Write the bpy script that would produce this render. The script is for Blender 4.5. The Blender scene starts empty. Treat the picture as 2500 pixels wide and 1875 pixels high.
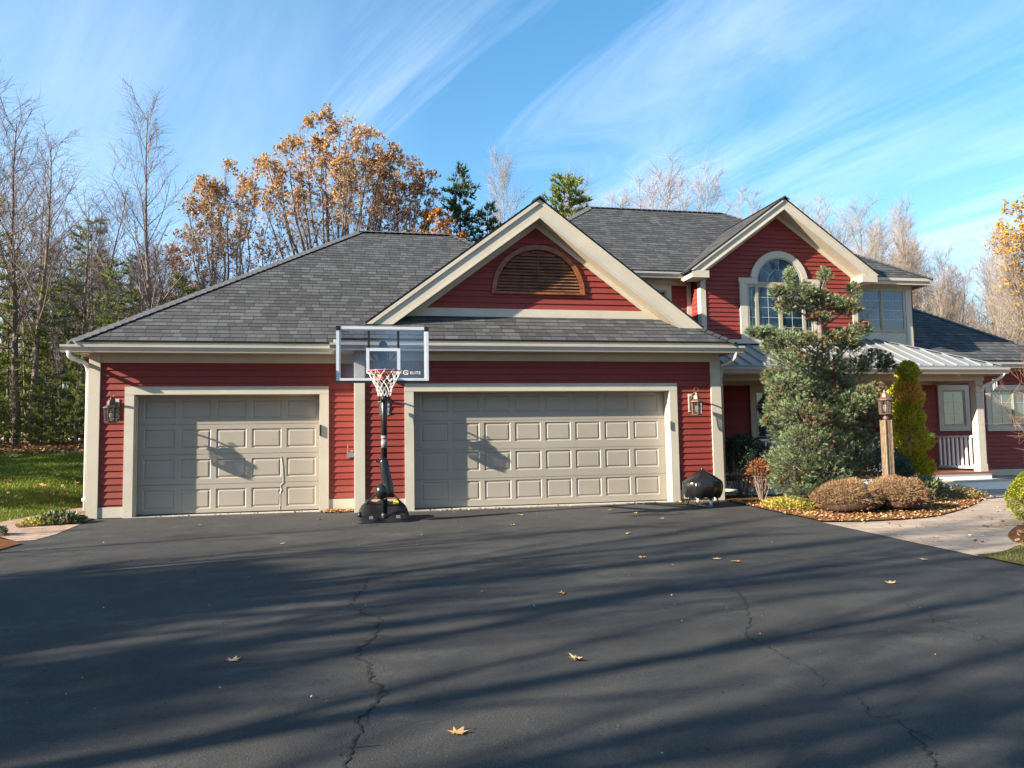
import bpy, math, random
from mathutils import Vector, Matrix, noise as mnoise
PI = math.pi
rnd = random.Random(7)
S = bpy.context.scene
COL = S.collection

# ------------------------------------------------------------------ helpers
def world_loc(o):
    v = Vector((0, 0, 0))
    while o is not None:
        v = v + Vector(o.location); o = o.parent
    return v

def empty(name, loc=(0, 0, 0), label=None, cat=None, group=None):
    o = bpy.data.objects.new(name, None); COL.objects.link(o); o.location = loc
    o.empty_display_size = 0.2
    tag(o, label, cat, group)
    return o

def tag(o, label=None, cat=None, group=None, kind=None):
    if label: o['label'] = label
    if cat: o['category'] = cat
    if group: o['group'] = group
    if kind: o['kind'] = kind
    return o

class MB:
    def __init__(s): s.v = []; s.f = []; s.uv = []; s.m = []
    def face(s, pts, uv=None, m=0):
        i = len(s.v); s.v.extend([tuple(p) for p in pts]); n = len(pts)
        s.f.append(tuple(range(i, i + n))); s.uv.append(uv); s.m.append(m)
    def faces(s, vs, fs, m=0):
        i = len(s.v); s.v.extend([tuple(p) for p in vs])
        for f in fs: s.f.append(tuple(i + k for k in f)); s.uv.append(None); s.m.append(m)
    def box(s, x0, x1, y0, y1, z0, z1, m=0):
        v = [(x0,y0,z0),(x1,y0,z0),(x1,y1,z0),(x0,y1,z0),(x0,y0,z1),(x1,y0,z1),(x1,y1,z1),(x0,y1,z1)]
        s.faces(v, [(0,3,2,1),(4,5,6,7),(0,1,5,4),(1,2,6,5),(2,3,7,6),(3,0,4,7)], m)
    def prism(s, poly, vec, m=0):
        n = len(poly); a = [Vector(p) for p in poly]; v = Vector(vec); b = [p + v for p in a]
        s.faces(a + b, [tuple(range(n))[::-1], tuple(range(n, 2*n))] + [(i, (i+1) % n, n + (i+1) % n, n + i) for i in range(n)], m)
    def bar(s, p0, p1, w, h, up=(0,0,1), m=0):
        p0, p1 = Vector(p0), Vector(p1); d = (p1-p0).normalized(); r = d.cross(Vector(up))
        if r.length < 1e-5: r = d.cross(Vector((0,1,0)))
        r.normalize(); u = r.cross(d)
        q = [p0 + r*a*w/2 + u*b*h/2 for a, b in ((-1,-1),(1,-1),(1,1),(-1,1))]
        s.prism(q, p1-p0, m)
    def tube(s, pts, rad, n=6, caps=True, m=0):
        pts = [Vector(p) for p in pts]; k = len(pts)
        if not hasattr(rad, '__len__'): rad = [rad]*k
        d0 = (pts[1]-pts[0]).normalized(); a = d0.cross(Vector((0,0,1)))
        if a.length < 1e-3: a = d0.cross(Vector((1,0,0)))
        a.normalize(); base = len(s.v)
        for i, p in enumerate(pts):
            d = (pts[min(i+1,k-1)] - pts[max(i-1,0)]).normalized()
            a = (a - d*a.dot(d))
            if a.length < 1e-6: a = d.orthogonal()
            a.normalize(); b = d.cross(a)
            for j in range(n):
                t = 2*PI*j/n; q = p + (a*math.cos(t) + b*math.sin(t))*rad[i]; s.v.append((q.x,q.y,q.z))
        for i in range(k-1):
            for j in range(n):
                j2 = (j+1) % n
                s.f.append((base+i*n+j, base+i*n+j2, base+(i+1)*n+j2, base+(i+1)*n+j)); s.uv.append(None); s.m.append(m)
        if caps:
            s.f.append(tuple(base+j for j in range(n))[::-1]); s.uv.append(None); s.m.append(m)
            s.f.append(tuple(base+(k-1)*n+j for j in range(n))); s.uv.append(None); s.m.append(m)
    def lathe(s, prof, n=16, c=(0,0,0), m=0, rot=0.0, jit=0.0, rg=None):
        base = len(s.v); k = len(prof)
        for i, (r, z) in enumerate(prof):
            for j in range(n):
                t = 2*PI*j/n + rot; rr = r*(1 + (rg.uniform(-jit, jit) if jit and rg else 0))
                s.v.append((c[0]+rr*math.cos(t), c[1]+rr*math.sin(t), c[2]+z))
        for i in range(k-1):
            for j in range(n):
                j2 = (j+1) % n
                s.f.append((base+i*n+j, base+i*n+j2, base+(i+1)*n+j2, base+(i+1)*n+j)); s.uv.append(None); s.m.append(m)
        s.f.append(tuple(base+j for j in range(n))[::-1]); s.uv.append(None); s.m.append(m)
        s.f.append(tuple(base+(k-1)*n+j for j in range(n))); s.uv.append(None); s.m.append(m)
    def torus(s, c, R, r, axis='y', n=24, k=6, m=0, a0=0, a1=2*PI):
        pts = []
        for i in range(n+1):
            t = a0 + (a1-a0)*i/n; x, y = R*math.cos(t), R*math.sin(t)
            pts.append({'y':(c[0]+x,c[1],c[2]+y),'z':(c[0]+x,c[1]+y,c[2]),'x':(c[0],c[1]+x,c[2]+y)}[axis])
        s.tube(pts, r, k, caps=False, m=m)
    def build(s, name, mats, parent=None, smooth=False, world=True):
        me = bpy.data.meshes.new(name)
        v = s.v
        if parent is not None and world:
            w = world_loc(parent); v = [(a-w.x, b-w.y, c-w.z) for a, b, c in v]
        me.from_pydata(v, [], s.f)
        if not isinstance(mats, (list, tuple)): mats = [mats]
        for m in mats: me.materials.append(m)
        if len(mats) > 1: me.polygons.foreach_set('material_index', s.m)
        if any(u is not None for u in s.uv):
            l = me.uv_layers.new(name='UVMap'); k = 0; flat = []
            for f, u in zip(s.f, s.uv):
                for j in range(len(f)):
                    flat.extend(u[j] if u else (0, 0))
            l.data.foreach_set('uv', flat)
        if smooth:
            me.polygons.foreach_set('use_smooth', [True]*len(me.polygons))
        me.update()
        o = bpy.data.objects.new(name, me); COL.objects.link(o)
        if parent is not None: o.parent = parent
        return o

def smooth_by_angle(o, ang=0.7):
    me = o.data
    me.polygons.foreach_set('use_smooth', [True]*len(me.polygons))
    try: me.set_sharp_from_angle(angle=ang)
    except Exception: pass
    return o

def merge(o, dist=0.0005):
    import bmesh
    b = bmesh.new(); b.from_mesh(o.data); bmesh.ops.remove_doubles(b, verts=b.verts, dist=dist)
    b.to_mesh(o.data); b.free(); return o

def clip(poly, v, keep_above):
    out = []; n = len(poly)
    for i in range(n):
        a, b = poly[i], poly[(i+1) % n]
        ia = (a[1] >= v) if keep_above else (a[1] <= v); ib = (b[1] >= v) if keep_above else (b[1] <= v)
        if ia: out.append(a)
        if ia != ib:
            t = (v-a[1])/(b[1]-a[1]); out.append((a[0]+t*(b[0]-a[0]), v))
    return out

def strips(mb, poly, org, ud, vd, nd, e, tb, tt, v0=0.0, uoff=0.0, us=1.0):
    """lapped courses (clapboards / shingle rows) over a convex polygon given in (u, v) metres"""
    org, ud, vd, nd = Vector(org), Vector(ud), Vector(vd), Vector(nd)
    lo = min(p[1] for p in poly); hi = max(p[1] for p in poly)
    k0 = math.floor((lo-v0)/e); k1 = math.ceil((hi-v0)/e)
    for k in range(k0, k1):
        a, b = v0+k*e, v0+(k+1)*e
        p = clip(clip(poly, a, True), b, False)
        if len(p) < 3: continue
        H = lambda v: tb + (tt-tb)*(v-a)/e
        P = lambda q, h: org + ud*q[0] + vd*q[1] + nd*h
        mb.face([P(q, H(q[1])) for q in p], [(q[0]+uoff, (q[1]-v0)*us) for q in p])
        n = len(p)
        for i in range(n):
            q, r = p[i], p[(i+1) % n]
            if abs(q[1]-a) < 1e-6 and abs(r[1]-a) < 1e-6 and abs(q[0]-r[0]) > 1e-5:
                mb.face([P(q, tb), P(r, tb), P(r, tt-0.001), P(q, tt-0.001)], [(q[0]+uoff, (q[1]-v0+0.002)*us)]*4)

# ------------------------------------------------------------------ materials
def new_mat(name):
    m = bpy.data.materials.new(name); m.use_nodes = True
    nt = m.node_tree; b = nt.nodes['Principled BSDF']
    return m, nt, b
def N(nt, t, **kw):
    n = nt.nodes.new(t)
    for k, v in kw.items():
        if k in n.inputs: n.inputs[k].default_value = v
        else: setattr(n, k, v)
    return n
def L(nt, a, b): nt.links.new(a, b)
def ramp(nt, fac, stops):
    r = nt.nodes.new('ShaderNodeValToRGB'); e = r.color_ramp.elements
    while len(e) < len(stops): e.new(0.5)
    for i, (p, c) in enumerate(stops):
        e[i].position = p; e[i].color = (c[0], c[1], c[2], 1) if len(c) == 3 else c
    L(nt, fac, r.inputs[0]); return r
def mixc(nt, f, a, b, mode='MIX'):
    n = nt.nodes.new('ShaderNodeMix'); n.data_type = 'RGBA'; n.blend_type = mode
    for i, x in ((0, f), (6, a), (7, b)):
        if hasattr(x, 'default_value') or hasattr(x, 'links'): L(nt, x, n.inputs[i])
        else: n.inputs[i].default_value = x if i == 0 else ((x[0], x[1], x[2], 1) if len(x) == 3 else x)
    return n.outputs[2]
def math_(nt, op, a, b=None, c=None):
    n = nt.nodes.new('ShaderNodeMath'); n.operation = op
    for i, x in ((0, a), (1, b), (2, c)):
        if x is None: continue
        if hasattr(x, 'links'): L(nt, x, n.inputs[i])
        else: n.inputs[i].default_value = x
    return n.outputs[0]
def objco(nt): return nt.nodes.new('ShaderNodeTexCoord').outputs['Object']
def geopos(nt): return nt.nodes.new('ShaderNodeNewGeometry').outputs['Position']
def noisef(nt, vec, scale, detail=4, rough=0.55, sx=None):
    if sx:
        mp = nt.nodes.new('ShaderNodeMapping'); mp.inputs['Scale'].default_value = sx; L(nt, vec, mp.inputs[0]); vec = mp.outputs[0]
    n = N(nt, 'ShaderNodeTexNoise', Scale=scale, Detail=detail, Roughness=rough); L(nt, vec, n.inputs['Vector']); return n.outputs['Fac']
def bump(nt, b, h, strength=0.3, dist=0.01):
    n = N(nt, 'ShaderNodeBump', Strength=strength, Distance=dist); L(nt, h, n.inputs['Height']); L(nt, n.outputs[0], b.inputs['Normal'])

def plain(name, col, rough=0.6, metal=0.0, var=0.12, scale=6.0, bmp=0.0, bscale=60, spec=None, coat=0.0):
    m, nt, b = new_mat(name)
    g = geopos(nt); f = noisef(nt, g, scale)
    lo = tuple(c*(1-var) for c in col); hi = tuple(min(1, c*(1+var)) for c in col)
    r = ramp(nt, f, [(0.3, lo), (0.7, hi)]); L(nt, r.outputs[0], b.inputs['Base Color'])
    b.inputs['Roughness'].default_value = rough; b.inputs['Metallic'].default_value = metal
    if spec is not None: b.inputs['Specular IOR Level'].default_value = spec
    if coat: b.inputs['Coat Weight'].default_value = coat
    if bmp: bump(nt, b, noisef(nt, g, bscale, 5), bmp, 0.005)
    return m

def siding_mat(name, base):
    m, nt, b = new_mat(name)
    uv = nt.nodes.new('ShaderNodeUVMap').outputs[0]
    sep = nt.nodes.new('ShaderNodeSeparateXYZ'); L(nt, uv, sep.inputs[0])
    row = math_(nt, 'FLOOR', math_(nt, 'DIVIDE', sep.outputs[1], 0.117))
    wn = nt.nodes.new('ShaderNodeTexWhiteNoise'); wn.noise_dimensions = '1D'; L(nt, row, wn.inputs['W'])
    st = noisef(nt, uv, 3.0, 6, 0.65, (1.0, 22.0, 1.0))
    bl = noisef(nt, geopos(nt), 0.9, 3)
    a = math_(nt, 'ADD', math_(nt, 'MULTIPLY', wn.outputs[0], 0.25), math_(nt, 'ADD', math_(nt, 'MULTIPLY', st, 0.55), math_(nt, 'MULTIPLY', bl, 0.35)))
    r = ramp(nt, a, [(0.25, tuple(c*0.74 for c in base)), (0.6, base), (0.9, (base[0]*1.22, base[1]*1.45, base[2]*1.4))])
    stain = ramp(nt, noisef(nt, uv, 0.8, 5, 0.7, (4.0, 1.0, 1.0)), [(0.58, (0, 0, 0)), (0.75, (1, 1, 1))])
    c = mixc(nt, math_(nt, 'MULTIPLY', stain.outputs[0], 0.3), r.outputs[0], (base[0]*0.5, base[1]*0.7, base[2]*0.8))
    uj = math_(nt, 'FRACT', math_(nt, 'DIVIDE', math_(nt, 'ADD', sep.outputs[0], math_(nt, 'MULTIPLY', wn.outputs[0], 9.0)), 3.1))
    c = mixc(nt, math_(nt, 'MULTIPLY', math_(nt, 'LESS_THAN', uj, 0.0016), .7), c, (0.03, 0.008, 0.007))
    pz = nt.nodes.new('ShaderNodeSeparateXYZ'); L(nt, geopos(nt), pz.inputs[0])
    spl = math_(nt, 'MULTIPLY', ramp(nt, pz.outputs[2], [(0.12, (1,1,1)), (0.55, (0,0,0))]).outputs[0], noisef(nt, geopos(nt), 7, 6, .7))
    c = mixc(nt, math_(nt, 'MULTIPLY', spl, 0.45), c, (0.16, 0.10, 0.07))
    L(nt, c, b.inputs['Base Color'])
    b.inputs['Roughness'].default_value = 0.62
    b.inputs['Specular IOR Level'].default_value = 0.3
    bump(nt, b, st, 0.25, 0.004)
    return m

def shingle_mat(name, tint=(1,1,1), dark=1.0):
    m, nt, b = new_mat(name)
    uv = nt.nodes.new('ShaderNodeUVMap').outputs[0]
    E = 0.145
    sep = nt.nodes.new('ShaderNodeSeparateXYZ'); L(nt, uv, sep.inputs[0])
    row = math_(nt, 'FLOOR', math_(nt, 'DIVIDE', sep.outputs[1], E))
    wn = nt.nodes.new('ShaderNodeTexWhiteNoise'); wn.noise_dimensions = '1D'; L(nt, row, wn.inputs['W'])
    u = math_(nt, 'ADD', sep.outputs[0], math_(nt, 'MULTIPLY', wn.outputs[0], 1.7))
    # uneven tab widths: warp u with a sine that differs per course
    u = math_(nt, 'ADD', u, math_(nt, 'MULTIPLY', math_(nt, 'SINE', math_(nt, 'ADD', math_(nt, 'MULTIPLY', u, 9.0), math_(nt, 'MULTIPLY', row, 2.3))), 0.045))
    cell = math_(nt, 'DIVIDE', u, 0.20)
    idx = math_(nt, 'FLOOR', cell)
    cm = nt.nodes.new('ShaderNodeCombineXYZ'); L(nt, idx, cm.inputs[0]); L(nt, row, cm.inputs[1])
    w2 = nt.nodes.new('ShaderNodeTexWhiteNoise'); w2.noise_dimensions = '2D'; L(nt, cm.outputs[0], w2.inputs['Vector'])
    fr = math_(nt, 'FRACT', cell); frv = math_(nt, 'FRACT', math_(nt, 'DIVIDE', sep.outputs[1], E))
    edge = math_(nt, 'LESS_THAN', fr, 0.045)
    lowe = math_(nt, 'LESS_THAN', frv, 0.10)
    pat = noisef(nt, geopos(nt), 0.35, 3)
    val = math_(nt, 'ADD', math_(nt, 'MULTIPLY', w2.outputs[0], 0.8), math_(nt, 'MULTIPLY', pat, 0.35))
    g = [0.040, 0.052, 0.067, 0.088]
    r = ramp(nt, val, [(0.12, tuple(g[0]*dark*t for t in tint)), (0.42, tuple(g[1]*dark*t for t in tint)), (0.72, tuple(g[2]*dark*t for t in tint)), (1.0, tuple(g[3]*dark*t for t in tint))])
    gr = noisef(nt, geopos(nt), 55, 3, 0.8)
    c = mixc(nt, 0.7, r.outputs[0], ramp(nt, gr, [(0.3, (0.55,)*3), (0.7, (1.3,)*3)]).outputs[0], 'MULTIPLY')
    c = mixc(nt, math_(nt, 'MULTIPLY', math_(nt, 'MAXIMUM', edge, math_(nt, 'MULTIPLY', lowe, 0.6)), 0.85), c, (0.012, 0.012, 0.014))
    L(nt, c, b.inputs['Base Color']); b.inputs['Roughness'].default_value = 0.9; b.inputs['Specular IOR Level'].default_value = 0.25
    h = math_(nt, 'SUBTRACT', math_(nt, 'MULTIPLY', math_(nt, 'GREATER_THAN', w2.outputs[0], 0.5), 0.6), edge)
    bump(nt, b, math_(nt, 'ADD', h, math_(nt, 'MULTIPLY', gr, 0.5)), 0.5, 0.006)
    return m

def leaf_mat(name, cols, rough=0.6, trans=0.3):
    m, nt, b = new_mat(name)
    g = nt.nodes.new('ShaderNodeNewGeometry')
    n = len(cols)
    f = math_(nt, 'ADD', math_(nt, 'MULTIPLY', g.outputs['Random Per Island'], 0.75), math_(nt, 'MULTIPLY', noisef(nt, g.outputs['Position'], 1.3, 2), 0.3))
    r = ramp(nt, f, [(0.1 + 0.85*i/(max(1, n-1)), c) for i, c in enumerate(cols)])
    L(nt, r.outputs[0], b.inputs['Base Color']); b.inputs['Roughness'].default_value = rough
    b.inputs['Specular IOR Level'].default_value = 0.25
    t = nt.nodes.new('ShaderNodeBsdfTranslucent'); L(nt, r.outputs[0], t.inputs[0])
    mx = nt.nodes.new('ShaderNodeMixShader'); mx.inputs[0].default_value = trans
    L(nt, b.outputs[0], mx.inputs[1]); L(nt, t.outputs[0], mx.inputs[2])
    L(nt, mx.outputs[0], nt.nodes['Material Output'].inputs[0])
    return m

RED = siding_mat('red_clapboard', (0.205, 0.0325, 0.0265))
TRIM = plain('cream_trim', (0.455, 0.415, 0.345), 0.55, var=0.07, scale=2.5, bmp=0.15, bscale=40)
TRIMW = None
def trim_weathered():
    m, nt, b = new_mat('weathered_cream_trim')
    g = geopos(nt)
    base = ramp(nt, noisef(nt, g, 2.0), [(0.3, (0.41, 0.375, 0.31)), (0.7, (0.475, 0.44, 0.37))]).outputs[0]
    chips = ramp(nt, noisef(nt, g, 9.0, 8, 0.75, (14.0, 14.0, 1.6)), [(0.60, (0,0,0)), (0.66, (1,1,1))]).outputs[0]
    zz = nt.nodes.new('ShaderNodeSeparateXYZ'); L(nt, g, zz.inputs[0])
    low = math_(nt, 'MULTIPLY', chips, ramp(nt, zz.outputs[2], [(0.0, (1,1,1)), (0.9, (0.15,)*3)]).outputs[0])
    c = mixc(nt, low, base, (0.27, 0.23, 0.18))
    L(nt, c, b.inputs['Base Color']); b.inputs['Roughness'].default_value = 0.65
    bump(nt, b, noisef(nt, g, 8, 6, 0.7, (12, 12, 1.0)), 0.3, 0.004)
    return m
TRIMW = trim_weathered()
FRAME = plain('sage_window_frame', (0.29, 0.27, 0.20), 0.45, var=0.06)
SOFFIT = plain('soffit_paint', (0.46, 0.40, 0.30), 0.6, var=0.06)
def door_mat():
    m, nt, b = new_mat('garage_door_paint')
    g = geopos(nt)
    st = noisef(nt, g, 6.0, 7, 0.7, (0.6, 1, 26.0))
    bl = noisef(nt, g, 0.8, 3)
    r = ramp(nt, math_(nt, 'ADD', math_(nt, 'MULTIPLY', st, 0.5), math_(nt, 'MULTIPLY', bl, 0.5)), [(0.3, (0.275, 0.245, 0.205)), (0.7, (0.335, 0.302, 0.258))])
    L(nt, r.outputs[0], b.inputs['Base Color']); b.inputs['Roughness'].default_value = 0.5
    bump(nt, b, st, 0.25, 0.0025)
    return m
DOOR = door_mat()
GUT = plain('gutter_aluminium', (0.45, 0.43, 0.385), 0.32, 0.0, var=0.05, scale=1.5, spec=0.7)
SHING = shingle_mat('asphalt_shingles', (0.97, 1.0, 1.07))
CAP = plain('ridge_cap_shingles', (0.07, 0.073, 0.08), 0.9, var=0.35, scale=14, bmp=0.5, bscale=90)
STEEL = plain('galvalume_roof', (0.26, 0.27, 0.275), 0.45, 0.35, var=0.08, scale=1.2)
CONC = plain('concrete', (0.33, 0.31, 0.28), 0.85, var=0.2, scale=8, bmp=0.5)
BLACK = plain('black_plastic', (0.006, 0.0055, 0.0055), 0.45, var=0.3)
BLACKM = plain('black_steel', (0.014, 0.015, 0.016), 0.3, 0.2, var=0.2)
VINYL = plain('black_vinyl_cover', (0.009, 0.009, 0.010), 0.22, var=0.3, bmp=0.6, bscale=14)
ALU = plain('brushed_aluminium', (0.62, 0.66, 0.72), 0.35, 0.35, var=0.05)
WHITE = plain('white_paint', (0.78, 0.78, 0.77), 0.5, var=0.04)
RIMR = plain('red_rim_paint', (0.50, 0.09, 0.09), 0.45, var=0.1)
NET = plain('white_net_cord', (0.72, 0.70, 0.64), 0.8, var=0.08)
RUST = plain('bronze_lantern', (0.15, 0.082, 0.06), 0.5, 0.4, var=0.3, scale=20)
DBRONZE = plain('dark_bronze_lantern', (0.055, 0.038, 0.034), 0.5, 0.4, var=0.3, scale=20)
CEDAR = plain('weathered_cedar', (0.20, 0.145, 0.095), 0.8, var=0.25, scale=12, bmp=0.5, bscale=40)
WOOD = plain('varnished_wood', (0.20, 0.065, 0.022), 0.35, var=0.45, scale=9, bmp=0.3, bscale=30)
SLAT = plain('louver_slat_wood', (0.13, 0.06, 0.03), 0.55, var=0.5, scale=5)
DARK = plain('dark_void', (0.006, 0.005, 0.005), 0.9, var=0.1)
DECK = plain('stained_deck', (0.16, 0.055, 0.03), 0.6, var=0.25)
YEL = plain('yellow_label', (0.75, 0.68, 0.03), 0.5, var=0.02)
GREY = plain('grey_decal', (0.16, 0.16, 0.17), 0.5, var=0.5, scale=60)
CANM = plain('silver_blue_can', (0.30, 0.36, 0.55), 0.25, 0.6, var=0.1)
def glass_pane(name='window_glass', col=(0.012, 0.030, 0.055)):
    m, nt, b = new_mat(name)
    g = geopos(nt)
    r = ramp(nt, noisef(nt, g, 2.2, 4, 0.6, (1, 1, 0.6)), [(0.35, tuple(c*0.5 for c in col)), (0.7, tuple(c*1.8 for c in col))])
    L(nt, r.outputs[0], b.inputs['Base Color'])
    b.inputs['Roughness'].default_value = 0.03; b.inputs['IOR'].default_value = 1.5
    b.inputs['Coat Weight'].default_value = 1.0; b.inputs['Coat Roughness'].default_value = 0.01; b.inputs['Coat IOR'].default_value = 1.6
    bump(nt, b, noisef(nt, g, 1.7, 2), 0.22, 0.02)
    return m
GLASS = glass_pane()
GLASS2 = glass_pane('curtained_window_glass', (0.09, 0.115, 0.12))
def clear_glass(name, tint, glossy=0.12, refl=(0.75,0.85,1.0)):
    m, nt, b = new_mat(name); nt.nodes.remove(b)
    t = nt.nodes.new('ShaderNodeBsdfTransparent'); t.inputs[0].default_value = (*tint, 1)
    g = nt.nodes.new('ShaderNodeBsdfGlossy'); g.inputs['Roughness'].default_value = 0.08; g.inputs[0].default_value = (*refl, 1)
    fr = nt.nodes.new('ShaderNodeFresnel'); fr.inputs[0].default_value = 1.5
    f = math_(nt, 'ADD', fr.outputs[0], glossy)
    mx = nt.nodes.new('ShaderNodeMixShader'); L(nt, f, mx.inputs[0]); L(nt, t.outputs[0], mx.inputs[1]); L(nt, g.outputs[0], mx.inputs[2])
    L(nt, mx.outputs[0], nt.nodes['Material Output'].inputs[0]); return m
BOARD = clear_glass('backboard_acrylic', (0.82, 0.83, 0.90), 0.03)
LGLASS = clear_glass('seeded_lantern_glass', (0.75, 0.75, 0.72), 0.15)

def bark_mat(name, a, b_, sc=8):
    m, nt, b = new_mat(name)
    g = objco(nt)
    f = noisef(nt, g, sc, 6, 0.65, (3, 3, 0.8))
    r = ramp(nt, f, [(0.32, a), (0.68, b_)]); L(nt, r.outputs[0], b.inputs['Base Color'])
    b.inputs['Roughness'].default_value = 0.9; b.inputs['Specular IOR Level'].default_value = 0.15
    bump(nt, b, f, 0.6, 0.02); return m
BARK = bark_mat('grey_bark', (0.085, 0.065, 0.055), (0.24, 0.19, 0.155))
BARKP = bark_mat('pale_bark', (0.16, 0.13, 0.11), (0.36, 0.30, 0.25))
TWIG = bark_mat('twig_bark', (0.15, 0.115, 0.10), (0.27, 0.21, 0.185), 3)
TWIGP = bark_mat('pale_twig_bark', (0.19, 0.155, 0.13), (0.33, 0.28, 0.235), 3)
LOCHRE = leaf_mat('ochre_leaves', [(0.20, 0.095, 0.04), (0.38, 0.21, 0.085), (0.54, 0.34, 0.16), (0.66, 0.50, 0.33)], trans=0.4)
LPINK = leaf_mat('pinkish_tan_leaves', [(0.22,0.10,0.06),(0.40,0.23,0.14),(0.50,0.34,0.24)], trans=0.35)
LRUST = leaf_mat('rust_leaves', [(0.22, 0.07, 0.02), (0.40, 0.17, 0.04), (0.50, 0.27, 0.08)], trans=0.35)
LGOLD = leaf_mat('golden_leaves', [(0.38, 0.20, 0.04), (0.50, 0.29, 0.06), (0.55, 0.36, 0.10)], trans=0.35)
NPINE = leaf_mat('pine_needles', [(0.022, 0.045, 0.018), (0.05, 0.085, 0.025), (0.10, 0.14, 0.035)], trans=0.2)
NPINEL = leaf_mat('sunny_pine_needles', [(0.06, 0.10, 0.025), (0.17, 0.21, 0.05), (0.31, 0.33, 0.09)], trans=0.35)
NSPR = leaf_mat('blue_pine_needles', [(0.025, 0.045, 0.022), (0.075, 0.11, 0.05), (0.17, 0.215, 0.10), (0.33, 0.37, 0.19)], 0.5, trans=0.25)
NTIP = leaf_mat('pale_needle_tips', [(0.17, 0.24, 0.12), (0.36, 0.44, 0.25)], 0.5, trans=0.25)
CONE = leaf_mat('brown_cones', [(0.055, 0.028, 0.015), (0.20, 0.105, 0.055)], 0.8, trans=0.0)
LARB = leaf_mat('yellow_green_sprays', [(0.16, 0.17, 0.012), (0.30, 0.30, 0.02), (0.44, 0.40, 0.03), (0.50, 0.40, 0.04)], trans=0.3)
LARBO = leaf_mat('orange_sprays', [(0.50, 0.22, 0.04), (0.60, 0.30, 0.07)], trans=0.3)
LBOX = leaf_mat('boxwood_leaves', [(0.12, 0.15, 0.012), (0.27, 0.29, 0.03), (0.42, 0.42, 0.06)], trans=0.3)
LDARK = leaf_mat('dark_yew_needles', [(0.012, 0.028, 0.018), (0.03, 0.055, 0.03), (0.045, 0.075, 0.045)], trans=0.15)
LBLUEG = leaf_mat('blue_juniper_needles', [(0.03, 0.06, 0.05), (0.07, 0.11, 0.09)], trans=0.15)
LRHO = leaf_mat('leathery_leaves', [(0.05, 0.07, 0.035), (0.12, 0.14, 0.07), (0.22, 0.22, 0.12)], trans=0.15)
LSPI = leaf_mat('brown_twiggy_shoots', [(0.09, 0.04, 0.018), (0.22, 0.115, 0.05), (0.34, 0.21, 0.11), (0.46, 0.32, 0.19)], trans=0.15)
LBARB = leaf_mat('russet_leaves', [(0.09, 0.025, 0.012), (0.22, 0.07, 0.025), (0.33, 0.13, 0.05)], trans=0.3)
LHEA = leaf_mat('straw_tips', [(0.10, 0.12, 0.03), (0.36, 0.26, 0.09), (0.50, 0.36, 0.16)], trans=0.25)
LYEL = leaf_mat('yellow_green_ground_leaves', [(0.14, 0.15, 0.03), (0.36, 0.32, 0.05), (0.50, 0.40, 0.12)], trans=0.25)
DRY = leaf_mat('dry_fallen_leaves', [(0.20, 0.09, 0.03), (0.42, 0.24, 0.10), (0.60, 0.42, 0.24)], 0.75, trans=0.1)
DRYP = leaf_mat('pale_fallen_leaf', [(0.40, 0.22, 0.09), (0.62, 0.42, 0.22), (0.70, 0.52, 0.34)], 0.7, trans=0.1)
LITTER = leaf_mat('bed_litter', [(0.10, 0.04, 0.018), (0.24, 0.11, 0.04), (0.38, 0.19, 0.07), (0.52, 0.34, 0.16), (0.62, 0.46, 0.28)], 0.8, trans=0.1)
GRASS = leaf_mat('grass_blades', [(0.065, 0.10, 0.008), (0.15, 0.20, 0.018), (0.26, 0.29, 0.04)], trans=0.3)

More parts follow.
